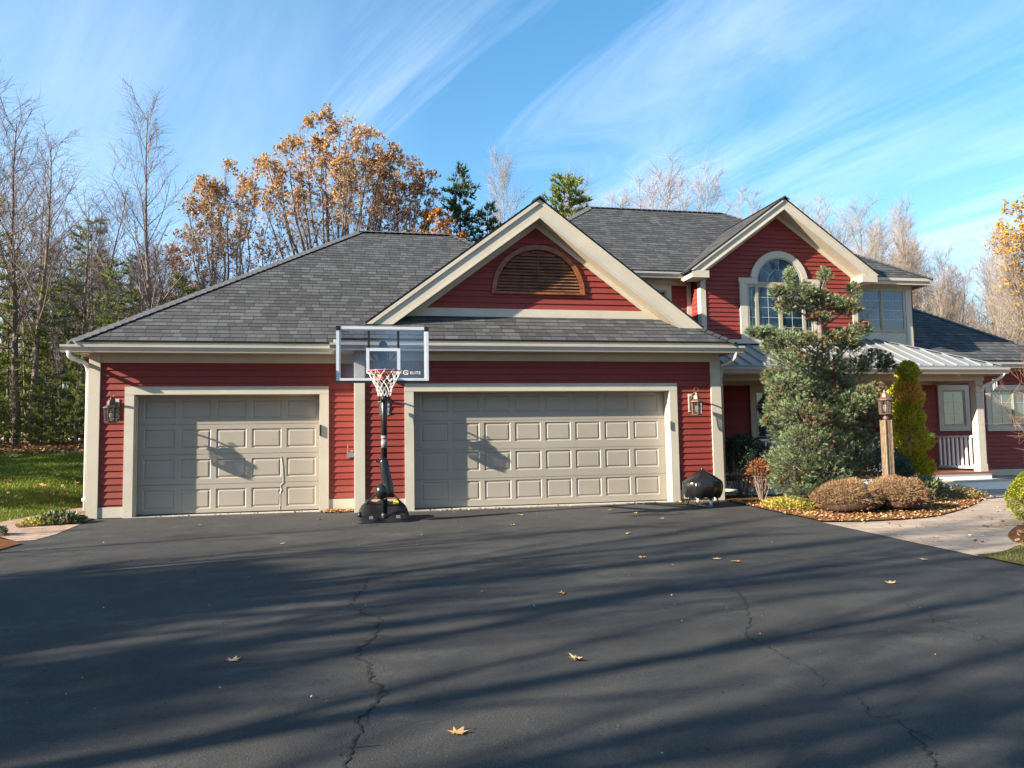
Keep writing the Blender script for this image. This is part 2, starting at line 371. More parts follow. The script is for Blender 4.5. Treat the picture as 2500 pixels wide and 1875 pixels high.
def asphalt_mat():
    m, nt, b = new_mat('asphalt')
    g = geopos(nt)
    big = noisef(nt, g, 0.35, 5, 0.6); mid = noisef(nt, g, 2.2, 5, 0.65); fine = noisef(nt, g, 95, 3, 0.75)
    r = ramp(nt, math_(nt, 'ADD', math_(nt, 'MULTIPLY', big, 0.6), math_(nt, 'MULTIPLY', mid, 0.4)), [(0.28, (0.026, 0.0255, 0.0265)), (0.72, (0.064, 0.062, 0.0605))])
    c = mixc(nt, 0.8, r.outputs[0], ramp(nt, fine, [(0.3, (0.5,)*3), (0.72, (1.5,)*3)]).outputs[0], 'MULTIPLY')
    vor = N(nt, 'ShaderNodeTexVoronoi', Scale=62.0); L(nt, g, vor.inputs['Vector'])
    wn = nt.nodes.new('ShaderNodeTexWhiteNoise'); L(nt, vor.outputs['Position'], wn.inputs['Vector'])
    dens = ramp(nt, noisef(nt, g, 0.8, 5, 0.7), [(0.42, (0.0,)*3), (0.68, (1,)*3)]).outputs[0]
    sp = math_(nt, 'MULTIPLY', math_(nt, 'LESS_THAN', vor.outputs['Distance'], 0.22), math_(nt, 'GREATER_THAN', wn.outputs[0], math_(nt, 'SUBTRACT', 0.985, math_(nt, 'MULTIPLY', dens, 0.16))))
    c = mixc(nt, math_(nt, 'MULTIPLY', sp, math_(nt, 'MULTIPLY', wn.outputs[0], math_(nt, 'ADD', 0.15, math_(nt, 'MULTIPLY', dens, 0.45)))), c, (0.20, 0.19, 0.175))
    pv = N(nt, 'ShaderNodeTexVoronoi', Scale=9.0); L(nt, g, pv.inputs['Vector'])
    pw = nt.nodes.new('ShaderNodeTexWhiteNoise'); L(nt, pv.outputs['Position'], pw.inputs['Vector'])
    pit = math_(nt, 'MULTIPLY', math_(nt, 'LESS_THAN', math_(nt,'ADD',pv.outputs['Distance'], math_(nt,'MULTIPLY',fine,.12)), 0.15), math_(nt, 'GREATER_THAN', pw.outputs[0], 0.80))
    c = mixc(nt, math_(nt, 'MULTIPLY', pit, 0.8), c, (0.006, 0.006, 0.007))
    worn = ramp(nt, noisef(nt, g, 1.1, 8, 0.78), [(0.55, (0,)*3), (0.72, (1,)*3)]).outputs[0]
    c = mixc(nt, math_(nt, 'MULTIPLY', worn, 0.5), c, (0.10, 0.096, 0.09))
    # faint straight scuffs
    sc = ramp(nt, noisef(nt, g, 1.3, 7, 0.8, (0.3, 9.0, 1.0)), [(0.70, (0,)*3), (0.74, (1,)*3)]).outputs[0]
    c = mixc(nt, math_(nt, 'MULTIPLY', sc, 0.25), c, (0.2, 0.19, 0.18))
    L(nt, c, b.inputs['Base Color']); b.inputs['Roughness'].default_value = 0.88; b.inputs['Specular IOR Level'].default_value = 0.22
    bump(nt, b, math_(nt, 'ADD', fine, math_(nt, 'MULTIPLY', mid, 0.4)), 0.9, 0.007)
    return m
ASPH = asphalt_mat()
CRACK = plain('open_crack', (0.006, 0.006, 0.006), 0.95, var=0.3, scale=20)
def earth_mat(name, a, b_, c_, sc=5.0):
    m, nt, b = new_mat(name); g = geopos(nt)
    f = noisef(nt, g, sc, 8, 0.75); f2 = noisef(nt, g, sc*9, 4, 0.7)
    r = ramp(nt, math_(nt, 'ADD', math_(nt, 'MULTIPLY', f, 0.5), math_(nt, 'MULTIPLY', f2, 0.5)), [(0.32, a), (0.5, b_), (0.68, c_)])
    L(nt, r.outputs[0], b.inputs['Base Color']); b.inputs['Roughness'].default_value = 0.95
    b.inputs['Specular IOR Level'].default_value = 0.1
    bump(nt, b, f2, 0.9, 0.03); return m
WOODFLOOR = earth_mat('leaf_litter_floor', (0.06, 0.03, 0.015), (0.17, 0.085, 0.035), (0.30, 0.17, 0.08))
MULCH = earth_mat('bark_mulch', (0.05, 0.022, 0.012), (0.15, 0.065, 0.03), (0.30, 0.15, 0.07), 12)
LAWNM = earth_mat('lawn_turf', (0.035, 0.055, 0.008), (0.075, 0.105, 0.012), (0.13, 0.155, 0.03), 3)
VERGEM = earth_mat('verge_turf', (0.05, 0.045, 0.015), (0.11, 0.10, 0.03), (0.20, 0.16, 0.07), 6)
VGRASS = leaf_mat('dry_grass_blades', [(0.08, 0.09, 0.02), (0.17, 0.16, 0.04), (0.28, 0.23, 0.09)], trans=0.3)
def path_mat(name, cols, brick=False):
    m, nt, b = new_mat(name); g = geopos(nt)
    f = noisef(nt, g, 1.6, 6, 0.65); f2 = noisef(nt, g, 30, 5, 0.7)
    r = ramp(nt, math_(nt, 'ADD', math_(nt, 'MULTIPLY', f, 0.6), math_(nt, 'MULTIPLY', f2, 0.4)), [(0.3, cols[0]), (0.5, cols[1]), (0.7, cols[2])])
    mp = nt.nodes.new('ShaderNodeMapping'); mp.inputs['Rotation'].default_value = (0, 0, 0.5 if brick else 0.12)
    wv = nt.nodes.new('ShaderNodeTexNoise'); wv.inputs['Scale'].default_value = 5.0; L(nt, g, wv.inputs['Vector'])
    ad = nt.nodes.new('ShaderNodeVectorMath'); ad.operation = 'MULTIPLY_ADD'; L(nt, wv.outputs['Color'], ad.inputs[0]); ad.inputs[1].default_value = (0.05, 0.05, 0); L(nt, g, ad.inputs[2])
    L(nt, ad.outputs[0], mp.inputs[0])
    br = N(nt, 'ShaderNodeTexBrick'); L(nt, mp.outputs[0], br.inputs['Vector'])
    br.inputs['Scale'].default_value = 1.0; br.inputs['Brick Width'].default_value = 0.34 if brick else 0.62; br.inputs['Row Height'].default_value = 0.17 if brick else 0.30
    br.inputs['Mortar Size'].default_value = 0.010 if brick else 0.006; br.inputs['Color1'].default_value = (1,1,1,1); br.inputs['Color2'].default_value = (0.82,0.80,0.78,1); br.inputs['Mortar'].default_value = (0.25,0.2,0.17,1)
    c = mixc(nt, 1.0, r.outputs[0], br.outputs['Color'], 'MULTIPLY')
    L(nt, c, b.inputs['Base Color']); b.inputs['Roughness'].default_value = 0.8
    bump(nt, b, math_(nt, 'ADD', math_(nt, 'MULTIPLY', br.outputs['Fac'], -1.0), math_(nt, 'MULTIPLY', f2, 0.8)), 0.6, 0.012)
    return m
PATH = path_mat('stamped_concrete', [(0.25, 0.19, 0.145), (0.35, 0.275, 0.215), (0.44, 0.36, 0.29)])
BRICKP = path_mat('clay_pavers', [(0.24, 0.15, 0.11), (0.36, 0.25, 0.19), (0.46, 0.34, 0.26)], True)

MUNT = plain('muntin_paint', (.40,.44,.46), .5, var=.05)
# ------------------------------------------------------------------ ground
def sstep(t): t = max(0.0, min(1.0, t)); return t*t*(3-2*t)
def T(x, y):
    z = -0.03
    if y < -0.5: z += 0.028*max(y+0.5, -29.5)
    w = max(sstep((-0.9-x)/2.0), sstep((y-11)/5.0))
    if y > 1.5:
        d = y-1.5
        r = 0.095*min(d, 14.5) + 0.012*max(0, d-14.5)
        z += w*r
    return z

def grid_obj(name, xs, ys, mat, dz=0.0, jit=0.0):
    mb = MB(); nx, ny = len(xs), len(ys)
    vs = [(x, y, T(x, y)+dz+(mnoise.noise(Vector((x*0.7, y*0.7, 3)))*jit)) for y in ys for x in xs]
    mb.faces(vs, [(j*nx+i, j*nx+i+1, (j+1)*nx+i+1, (j+1)*nx+i) for j in range(ny-1) for i in range(nx-1)])
    return mb.build(name, mat, smooth=True)
def lin(a, b, n): return [a+(b-a)*i/(n-1) for i in range(n)]
xs = [-900, -400, -200, -120, -80] + lin(-60, 70, 90) + [90, 130, 200, 400, 900]
ys = [-500, -200, -90, -50] + lin(-34, 70, 90) + [90, 130, 200, 400, 900]
tag(grid_obj('ground', xs, ys, WOODFLOOR, -0.035), kind='structure')

def cr(poly, i0, i1, n=5):
    """round the run of corners i0..i1 with a Catmull-Rom curve"""
    out = poly[:i0+1]
    for i in range(i0, i1):
        p0, p1, p2, p3 = [Vector(poly[max(0,min(len(poly)-1,k))]) for k in (i-1,i,i+1,i+2)]
        for j in range(1, n+1):
            t = j/n; q = .5*((2*p1)+(p2-p0)*t+(2*p0-5*p1+4*p2-p3)*t*t+(3*p1-p0-3*p2+p3)*t**3)
            w_ = .012*(mnoise.noise(Vector((q.x*6,q.y*6,1)))) if j < n else 0; out.append((q.x+w_, q.y+w_))
    return out+poly[i1+1:]
def sheet(name, poly, mat, dz, maxlen=1.0):
    """planar outline draped on the ground: triangulated by bmesh and subdivided along y"""
    import bmesh
    bm = bmesh.new(); vs = [bm.verts.new((x, y, 0)) for x, y in poly]; bm.faces.new(vs)
    for y in lin(-30, 24, 55):
        bmesh.ops.bisect_plane(bm, geom=bm.verts[:]+bm.edges[:]+bm.faces[:], plane_co=(0, y, 0), plane_no=(0, 1, 0))
    bmesh.ops.bisect_plane(bm, geom=bm.verts[:]+bm.edges[:]+bm.faces[:], plane_co=(0, -0.5, 0), plane_no=(0, 1, 0))
    for x in lin(-14, 2, 17):
        bmesh.ops.bisect_plane(bm, geom=bm.verts[:]+bm.edges[:]+bm.faces[:], plane_co=(x, 0, 0), plane_no=(1, 0, 0))
    for v in bm.verts: v.co.z = T(v.co.x, v.co.y)+dz
    bm.normal_update()
    for f in bm.faces:
        if f.normal.z < 0: f.normal_flip()
    me = bpy.data.meshes.new(name); bm.to_mesh(me); bm.free(); me.materials.append(mat)
    o = bpy.data.objects.new(name, me); COL.objects.link(o); return o

EX0, EX1 = 0.14, 11.36
left_edge = [(-0.2,-20), (-0.2,-6), (-0.2,-4.2), (-0.2,-3.4), (-0.15,-2.9), (-0.05,-2.0), (-0.05,-1.2), (-0.05,-0.7), (-0.05, 0.6)]
tag(sheet('driveway', [(-14,-30), (16,-30), (16,-14.0), (11.5,-9.4), (11.55,-7.0), (11.58,-3.95), (11.6,-2.0), (11.6,-0.9), (11.6, -0.45), (11.6, 0.6)] + left_edge[::-1][:-1] + [(-1.0,-12.5), (-14,-14)], ASPH, 0.004), kind='structure')
tag(sheet('lawn', [(-14,-0.6), (-2.9,-1.1), (-1.35,-0.2), (-1.27,0.6), (-1.22,1.4), (-1.05,2.6), (-0.9,3.2), (-0.6,5), (-0.5,9), (-0.5,12.6), (-3,13.4), (-6,12.8), (-9,13.5), (-14,13)], LAWNM, 0.0), kind='structure')
tag(sheet('brick_path', [(0.15,-0.62), (0.16,-1.2), (0.19,-2.0), (0.10,-2.55), (-0.10,-2.62), (-0.5,-2.1), (-0.9,-1.9), (-2.2,-2.4), (-4,-3.2), (-6,-3.6), (-6,-2.4), (-4,-1.9), (-2.9,-1.2), (-1.35,-0.25), (-1.27,0.6), (-1.22,1.4), (-1.05,2.6), (-0.9,3.2), (-0.6,5), (-0.02,5), (-0.02,-0.6)], BRICKP, 0.010), kind='structure')
tag(sheet('planting_bed', [(-0.35,-0.95), (0.12,-0.62), (0.12,-0.2), (-0.06,0.9), (-0.5,0.2), (-0.9,-0.6), (-0.7,-1.05)], MULCH, 0.022), kind='structure')
tag(sheet('mulch_border', [(-0.10,-2.72), (0.08,-2.9), (0.0,-3.4), (0.10,-4.2), (0.03,-6), (-3,-6), (-6,-4.5), (-4,-3.3), (-2.2,-2.5), (-0.9,-2.0), (-0.5,-2.2)], MULCH, 0.018), kind='structure')
bed_edge = [(11.40,-3.95), (12.0,-4.08), (12.7,-4.04), (13.42,-3.85), (14.74,-3.01), (16.19,-1.82), (16.6,-1.3), (17.2,-0.5), (16.9,-0.2)]
tag(sheet('garden_bed', [(11.5,2.0), (11.5,-0.5), (11.47,-0.9), (11.40,-2.0)] + cr(bed_edge,0,8) + [(16.9,2.0)], MULCH, 0.03), kind='structure')
tag(sheet('stone_walk', [(11.37,-3.97), (12.0,-4.10), (12.7,-4.06), (13.42,-3.87), (14.74,-3.03), (16.19,-1.84), (16.6,-1.32), (17.2,-0.5), (16.9,0.2), (18.6,0.2), (18.55,-0.3), (16.9,-2.3), (15.3,-4.1), (14.2,-4.95), (13.5,-5.5), (13.0,-6.0), (12.7,-6.6), (11.95,-6.9), (11.34,-7.05)], PATH, 0.012), kind='structure')
tag(sheet('side_bed', cr([(18.6,2.0), (18.6,-0.3), (16.95,-2.3), (15.25,-4.0), (14.2,-4.75), (13.5,-5.25), (12.95,-5.72), (12.62,-6.1), (12.55,-6.35), (13.0,-6.5), (14,-6.5), (16,-6.5), (24,-5), (24,2.0)],1,10), MULCH, 0.02), kind='structure')
tag(sheet('grass_verge', cr([(11.34,-6.93), (11.65,-6.88), (11.95,-6.75), (12.4,-6.48), (12.9,-6.40), (13.5,-6.43)],0,5)+[(16,-6.55), (20,-8), (16.2,-13.6), (11.33,-9.2)], VERGEM, 0.024), kind='structure')

# cracks in the asphalt (thin open seams)
def crack(pts, w0, rg, label):
    mb = MB(); P = []; dx_ = 0
    for (a, b) in zip(pts, pts[1:]):
        a, b = Vector(a), Vector(b); n = max(2, int((b-a).length/0.028))
        for i in range(n):
            p = a.lerp(b, i/n); dx_ = .6*dx_+rg.uniform(-.022,.022); P.append(Vector((p.x+dx_+rg.uniform(-.012,.012), p.y+rg.uniform(-.012,.012))))
    P.append(Vector(pts[-1])); m = len(P)
    for i in range(m-1):
        a, b = P[i], P[i+1]; d = (b-a); nrm = Vector((-d.y, d.x))
        if nrm.length < 1e-6: continue
        nrm.normalize(); f = math.sin(PI*min(1, (i+1)/m*1.0))**0.3
        w = w0*rg.uniform(.12, 1.1)*f; w2 = w0*rg.uniform(.12, 1.1)*f
        q = [a-nrm*w/2, b-nrm*w2/2, b+nrm*w2/2, a+nrm*w/2]
        mb.face([(v.x, v.y, T(v.x, v.y)+0.009) for v in q])
        if rg.random() < .06:
            c = a + nrm*rg.choice((-1,1))*rg.uniform(.08,.22)+d*1.5
            mb.face([(a.x,a.y,T(a.x,a.y)+.0088),(c.x,c.y,T(c.x,c.y)+.0088),(c.x+.004,c.y+.006,T(c.x,c.y)+.0088),(a.x+.008,a.y+.008,T(a.x,a.y)+.0088)])
    o = mb.build('pavement_crack', CRACK); tag(o, kind='structure'); return o
rc = random.Random(3)
crack([(4.624,-6.308),(4.418,-7.6),(4.665,-8.146),(4.625,-8.62),(4.465,-8.998),(4.553,-9.332),(4.553,-9.612),(4.643,-9.844),(4.479,-10.211),(4.443,-10.655),(4.422,-10.9),(4.5,-12)], .022, rc, '')
crack([(8.089,-7.1),(7.856,-8.118),(7.5,-8.9),(7.273,-9.212),(7.28,-9.739),(7.277,-9.991),(7.285,-10.179),(7.154,-10.403)], .012, rc, '')
crack([(7.263,-10.508),(7.141,-10.838),(7.217,-10.921),(7.152,-11.204),(7.059,-11.435),(7.1,-12.5)], .014, rc, '')
crack([(9.087,-8.435),(9.027,-8.772),(8.973,-9.078),(8.773,-9.318),(8.848,-9.602),(8.917,-9.976)], .008, rc, '')
crack([(2.72,-4.2),(2.8,-5.0),(2.74,-5.9)], .009, rc, '')
crack([(0.6,-5.4),(1.1,-6.2),(1.0,-6.9)], .006, rc, '')

# ------------------------------------------------------------------ the house
house = empty('house', (5.0, 0, 0), 'red clapboard house with cream trim, two garage doors and grey shingled roofs', 'house')
X_, Z_ = Vector((1,0,0)), Vector((0,0,1))
FN = Vector((0,-1,0))
def wall_front(name, polys, y, uoff=0.0, e=.117):
    mb = MB()
    for p in polys: strips(mb, p, (0, y, 0), X_, Z_, FN, e, 0.021, 0.003, v0=-0.03, uoff=uoff, us=.117/e)
    return mb.build(name, RED, house)
def rect(x0, x1, z0, z1): return [(x0,z0),(x1,z0),(x1,z1),(x0,z1)]
def bx(name, mat, *a, parent=None):
    mb = MB()
    for q in a: mb.box(*q)
    return mb.build(name, mat, parent or house)

YL, YR = 0.0, -0.551
wall_front('garage_wall', [rect(.15,.57,.16,2.67), rect(.57,4.01,2.24,2.67), rect(4.01,4.50,.19,2.67)], YL)
wall_front('garage_wall', [rect(4.65,5.36,.20,2.67), rect(5.36,10.57,2.24,2.67), rect(10.57,11.285,.20,2.67)], YR, 3.3)
# side walls
mb = MB(); strips(mb, [(-9,-.03),(0,-.03),(0,2.83),(-9,2.83)], (0,0,0), Vector((0,-1,0)), Z_, Vector((-1,0,0)), .117, .016, .003, v0=-.03); mb.build('side_wall', RED, house)
mb = MB(); strips(mb, [(-.5,-.03),(2.1,-.03),(2.1,2.83),(-.5,2.83)], (11.465,0,0), Vector((0,1,0)), Z_, Vector((1,0,0)), .117, .016, .003, v0=-.03); mb.build('side_wall', RED, house)
# masonry / framing cores behind the cladding
bx('wall_core', DARK, (.02,4.6,.34,8.9,-.2,2.9), (4.6,11.44,-.2,8.9,-.2,2.9), (.02,.70,.02,.34,-.2,2.83), (3.87,4.6,.02,.34,-.2,2.83), (.70,3.87,.02,.34,2.12,2.83),
   (4.51,5.50,YR+.02,-.2,-.2,2.83), (10.43,11.44,YR+.02,-.2,-.2,2.83), (5.50,10.43,YR+.02,-.2,2.12,2.83))
bx('foundation', CONC, (.005,.56,.0,.3,-.25,-.02), (4.02,4.6,.0,.3,-.25,.04), (4.50,5.36,YR+.0,-.2,-.25,.05), (10.57,11.46,YR+.0,-.2,-.25,.05), (.7,3.87,-.06,.3,-.06,-.018), (5.5,10.43,YR-.08,-.2,-.06,-.014))
# trim boards
bx('corner_board', TRIMW, (-.024,.157,-.045,.0,-.02,2.83), (-.026,-.0,.0,.15,-.02,2.83))
bx('corner_board', TRIMW, (4.485,4.655,YR-.045,YR,-.02,2.70), (4.468,4.492,YR-.03,.0,-.02,2.83))
bx('corner_board', TRIMW, (11.282,11.487,YR-.045,YR,-.02,2.70), (11.465,11.492,YR,YR+.16,-.02,2.83))
bx('base_board', TRIMW, (.157,.56,-.024,.0,-.015,.165)); bx('base_board', TRIMW, (4.015,4.468,-.024,.0,.01,.19))
bx('base_board', TRIMW, (4.655,5.357,YR-.024,YR,.0,.20)); bx('base_board', TRIMW, (10.571,11.282,YR-.024,YR,.03,.20))
bx('frieze_board', TRIM, (.157,4.468,-.026,.0,2.664,2.83)); bx('frieze_board', TRIM, (4.49,11.49,YR-.028,YR,2.664,2.83))
def door_trim(xo0, xo1, xi0, xi1, zo, zi, y):
    mb = MB(); d = 0.045
    mb.box(xo0, xi0, y-d, y+.27, -.05, zi); mb.box(xi1, xo1, y-d, y+.27, -.05, zi)
    mb.box(xo0, xo1, y-d-.003, y+.27, zi, zo)
    mb.box(xi0-.012, xi0+.012, y+.12, y+.19, -.02, zi); mb.box(xi1-.012, xi1+.012, y+.12, y+.19, -.02, zi); mb.box(xi0, xi1, y+.12, y+.19, zi-.012, zi+.002)
    return mb.build('door_trim', TRIMW, house)
door_trim(.559,4.016,.711,3.852,2.243,2.102,YL)
door_trim(5.357,10.571,5.518,10.414,2.247,2.105,YR)

def garage_door(x0, x1, y, left, pitch, pw, ncol, ztop_off, dent=False):
    root = MB(); root.box(x0-.01, x1+.01, y+.035, y+.05, -.02, 2.14)
    d = root.build('garage_door', DOOR, house)
    SH = .5343
    for r in range(4):
        z0 = (-.022 + r*SH) if r else .004; z1 = -.022 + (r+1)*SH - .006
        if r == 3: z1 = 2.14
        mb = MB()
        pz1 = (r+1)*SH - ztop_off; pz0 = pz1 - .353
        if r == 3: pz0, pz1 = pz0, min(pz1, 2.06)
        xsn = [x0]; cols = []
        for c in range(ncol):
            a = left + c*pitch; cols.append((a, a+pw))
        # flat field around panels
        yy = y
        mb.face([(x0,yy,z0),(x1,yy,z0),(x1,yy,pz0),(x0,yy,pz0)])
        mb.face([(x0,yy,pz1),(x1,yy,pz1),(x1,yy,z1),(x0,yy,z1)])
        xe = [x0] + [v for ab in cols for v in ab] + [x1]
        for i in range(0, len(xe), 2):
            if xe[i+1] > xe[i]: mb.face([(xe[i],yy,pz0),(xe[i+1],yy,pz0),(xe[i+1],yy,pz1),(xe[i],yy,pz1)])
        for (a, b) in cols:
            lev = [(0, 0), (.016, .013), (.030, .013), (.050, .003)]
            for (i0, d0), (i1, d1) in zip(lev, lev[1:]):
                A = [(a+i0,yy+d0,pz0+i0),(b-i0,yy+d0,pz0+i0),(b-i0,yy+d0,pz1-i0),(a+i0,yy+d0,pz1-i0)]
                B = [(a+i1,yy+d1,pz0+i1),(b-i1,yy+d1,pz0+i1),(b-i1,yy+d1,pz1-i1),(a+i1,yy+d1,pz1-i1)]
                for k in range(4): mb.face([A[k], A[(k+1)%4], B[(k+1)%4], B[k]])
            i1, d1 = lev[-1]; mb.face([(a+i1,yy+d1,pz0+i1),(b-i1,yy+d1,pz0+i1),(b-i1,yy+d1,pz1-i1),(a+i1,yy+d1,pz1-i1)])
        mb.face([(x0,yy,z0),(x0,yy+.035,z0),(x1,yy+.035,z0),(x1,yy,z0)]); mb.face([(x0,yy,z1),(x1,yy,z1),(x1,yy+.035,z1),(x0,yy+.035,z1)])
        mb.build('door_section', DOOR, d)
    m2 = MB(); m2.box(x0, x1, y-.004, y+.03, -.02, .004); m2.build('door_seal', BLACK, d)
    if dent:
        m3 = MB()
        m3.tube([(3.14,y-.002,.02),(3.13,y-.004,.30),(3.17,y-.004,.37),(3.15,y-.003,.45),(3.20,y-.005,.50),(3.19,y-.003,.80),(3.16,y-.003,.98)], .006, 4)
        o = m3.build('crease', DOOR, d); tag(o, 'bent crease running down the lower right of the garage door')
    return d
garage_door(.711,3.852,YL+.22,.815,.6095,.520,5,.1106,True)
garage_door(5.518,10.414,YR+.22,5.665,.5855,.500,8,.0689)
bx('keypad', WHITE, (10.36,10.40,YR-.075,YR-.047,1.37,1.53)); bx('door_sensor', BLACK, (3.853,3.885,-.075,-.047,1.34,1.54))

# ---- roofs
def plane_roof(name, org, along, upslope, polys_xy, e=0.145, v0=0.0, uoff=0.0, mat=None, thick=.009):
    """org: a point on the eave line; along: unit horizontal; upslope: unit vector up the slope; polys given as 3-D points"""
    org = Vector(org); u = Vector(along).normalized(); v = Vector(upslope).normalized(); n = u.cross(v)
    if n.z < 0: n = -n
    mb = MB()
    for poly in polys_xy:
        p2 = [((Vector(p)-org).dot(u), (Vector(p)-org).dot(v)) for p in poly]
        strips(mb, p2, org, u, v, n, e, thick, .001, v0=v0, uoff=uoff)
        a = [Vector(p)-n*.002 for p in poly]; b = [p-n*.03 for p in a]
        k = len(a); mb.faces(a+b, [tuple(range(k, 2*k))] + [(i,(i+1)%k,k+(i+1)%k,k+i) for i in range(k)])
    return mb.build(name, mat or SHING, house)
def caps(mb, p0, p1, w=.15, e=.145, drop=.06):
    """overlapping ridge / hip cap shingles from p0 (low) to p1 (high)"""
    p0, p1 = Vector(p0), Vector(p1); d = p1-p0; n = max(1, int(d.length/e)); dn = d.normalized()
    side = dn.cross(Z_).normalized(); up = side.cross(dn)
    for i in range(n):
        a = p0 + d*(i/n) - dn*.01; b = p0 + d*((i+1)/n) + dn*.02
        la, lb = .026, .012
        for s_ in (-1, 1):
            mb.face([a+up*la, b+up*lb, b+up*lb+side*s_*w-Z_*drop, a+up*la+side*s_*w-Z_*drop])
        mb.face([a+up*la+side*w-Z_*drop, a+up*la, a, a+side*w-Z_*(drop+.02)]); mb.face([a+up*la, a+up*la-side*w-Z_*drop, a-side*w-Z_*(drop+.02), a])
sl = .7; cs = Vector((0,1,sl)).normalized()
# main garage hip roof
EX, EXR, EY, EYB, EZ = -.20, 11.66, -.36, 9.26, 3.01
HY = (EYB-EY)/2; RZ = EZ+sl*HY; RY = EY+HY
A=(EX,EY,EZ); B=(EXR,EY,EZ); Cc=(EXR,EYB,EZ); D=(EX,EYB,EZ); R1p=(EX+HY,RY,RZ); R2p=(EXR-HY,RY,RZ)
gr = plane_roof('garage_roof', A, (1,0,0), (0,1,sl), [[A,(4.49,EY,EZ),(11.66-.23,EY,EZ),B,R2p,R1p]])
plane_roof('garage_roof_slope', D, (0,-1,0), (1,0,sl), [[D,A,R1p]]); plane_roof('garage_roof_slope', B, (0,1,0), (-1,0,sl), [[B,Cc,R2p]]); plane_roof('garage_roof_slope', Cc, (-1,0,0), (0,-1,sl), [[Cc,D,R1p,R2p]])
# pent in front of the gable
PY, PZ = -.91, 3.013; PX0, PX1 = 4.16, 11.66
hp = lambda t: t*sl
pA=(PX0,PY,PZ); pB=(PX1,PY,PZ); h=.86
pC=(PX1-h,PY+h,PZ+sl*h); pD=(PX0+h,PY+h,PZ+sl*h)
plane_roof('pent_roof', pA, (1,0,0), (0,1,sl), [[pA,pB,pC,pD]], uoff=5.1)
plane_roof('pent_roof_slope', (PX0,-.36,PZ), (0,-1,0), (1,0,sl), [[(PX0,-.36,PZ),pA,pD,(PX0+h,-.36+h,PZ+sl*h)]])
plane_roof('pent_roof_slope', pB, (0,1,0), (-1,0,sl), [[pB,(PX1,EY+.02,PZ),(PX1-h,.5,PZ+sl*h),pC]])
# front gable roof
def gable(name, xc, zap, ytip, slope, xt, zt, yback_of_z, depth_core=.41, uoff=0.0, wall_y=-.13, ysof=None, pent=True, zcut=None):
    out = []
    for s_ in (-1, 1):
        tip = (xc+s_*xt, ytip, zt)
        back = (xc+s_*xt, yback_of_z(zt), zt)
        ap = (xc, ytip, zap); apb = (xc, yback_of_z(zap), zap)
        out.append(plane_roof(name if s_ < 0 else name+'_slope', tip, (0, -s_*-1.0*1, 0), (-s_, 0, slope), [[tip, ap, apb, back] if s_ < 0 else [tip, back, apb, ap]], uoff=uoff))
    return out
mainz = lambda z: EY + (z-EZ)/sl
gable('gable_roof', 7.945, 5.82, -.50, .75, 3.285, 3.356, mainz)
# rake boards + soffit of the front gable
def rake(xc, zap, slope, yf, zcut_top, dep, crown=.12, overh=.33, wall_y=-.13, sides=(-1,1)):
    for s_ in sides:
        # crown strip
        def poly(z_off_top, z_off_bot, y):
            xt = xc+s_*(zap-z_off_top-zcut_top)/slope; xb = xc+s_*(zap-z_off_bot-zcut_top)/slope
            return [(xt,y,zcut_top),(xc,y,zap-z_off_top),(xc,y,zap-z_off_bot),(xb,y,zcut_top)]
        m = MB(); m.prism(poly(.012, crown, yf), (0,.05,0)); m.prism(poly(crown, dep, yf+.025), (0,.025,0)); m.prism(poly(dep-.035, dep+.0, yf+.012), (0,.013,0))
        m.build('rake_board', TRIM, house)
        q = MB(); a = poly(dep-.03, dep-.008, yf+.052); q.prism(a, (0, wall_y-(yf+.052), 0)); q.build('rake_soffit', SOFFIT, house)
        fz = MB(); fz.prism(poly(dep-.03, dep+.10, wall_y-.028), (0,.028,0)); fz.build('rake_frieze', TRIM, house)
rake(7.945, 5.82, .75, -.50, 3.335, .40)
wall_front('gable_wall', [[(5.79,3.70),(10.10,3.70),(7.945,5.33)]], -.13, 1.7)
bx('gable_trim', TRIM, (5.15,10.75,-.16,-.13,3.555,3.712))
bx('wall_core', DARK, (5.7,10.2,-.12,.6,3.3,3.72))
mb = MB(); mb.prism([(5.6,-.12,3.6),(10.3,-.12,3.6),(7.945,-.12,5.36)], (0,.1,0)); mb.build('gable_backing', DARK, house)
# caps
mb = MB(); caps(mb, A, R1p); caps(mb, R1p, R2p); caps(mb, B, R2p); mb.build('ridge_cap', CAP, house)
mb = MB(); caps(mb, pB, (PX1-.50,PY+.50,PZ+sl*.50)); mb.build('hip_cap', SHING, house)
mb = MB(); caps(mb, (7.945,-.53,5.82), (7.945,mainz(5.82),5.82), .13, drop=.085); mb.build('ridge_cap', CAP, house)

# louvered half round vent
vent = MB(); cx, cz, R = 7.975, 4.03, .875
pts = [(cx+(R)*math.cos(t), -.165, cz+.02+(R+.01)*math.sin(t)) for t in lin(0, PI, 40)]
for a, b in zip(pts, pts[1:]): pass
for (ra, rb, y0) in ((R-.045, R+.045, -.185),):
    for t0, t1 in zip(lin(0,PI,49), lin(0,PI,49)[1:]):
        P = lambda r, t, y: (cx+r*math.cos(t), y, cz+.02+r*math.sin(t))
        q = [P(ra,t0,y0),P(rb,t0,y0),P(rb,t1,y0),P(ra,t1,y0)]
        vent.prism(q, (0,.05,0))
vent.box(cx-R-.05, cx+R+.05, -.19, -.135, cz-.025, cz+.02)
vo = vent.build('louver_vent', WOOD, house)
sm = MB(); bk = MB()
nsl = 13
for i in range(nsl):
    z = cz+.05+i*.062; w = math.sqrt(max(0, (R-.05)**2-(z-cz+.02)**2))
    if w < .08: continue
    sm.prism([(cx-w,-.176,z-.006),(cx-w,-.142,z+.042),(cx-w,-.138,z+.038),(cx-w,-.172,z-.012)], (2*w,0,0))
sm.box(cx-.006, cx+.006, -.182, -.176, cz+.03, cz+.80)
sm.build('louver_slats', SLAT, vo)
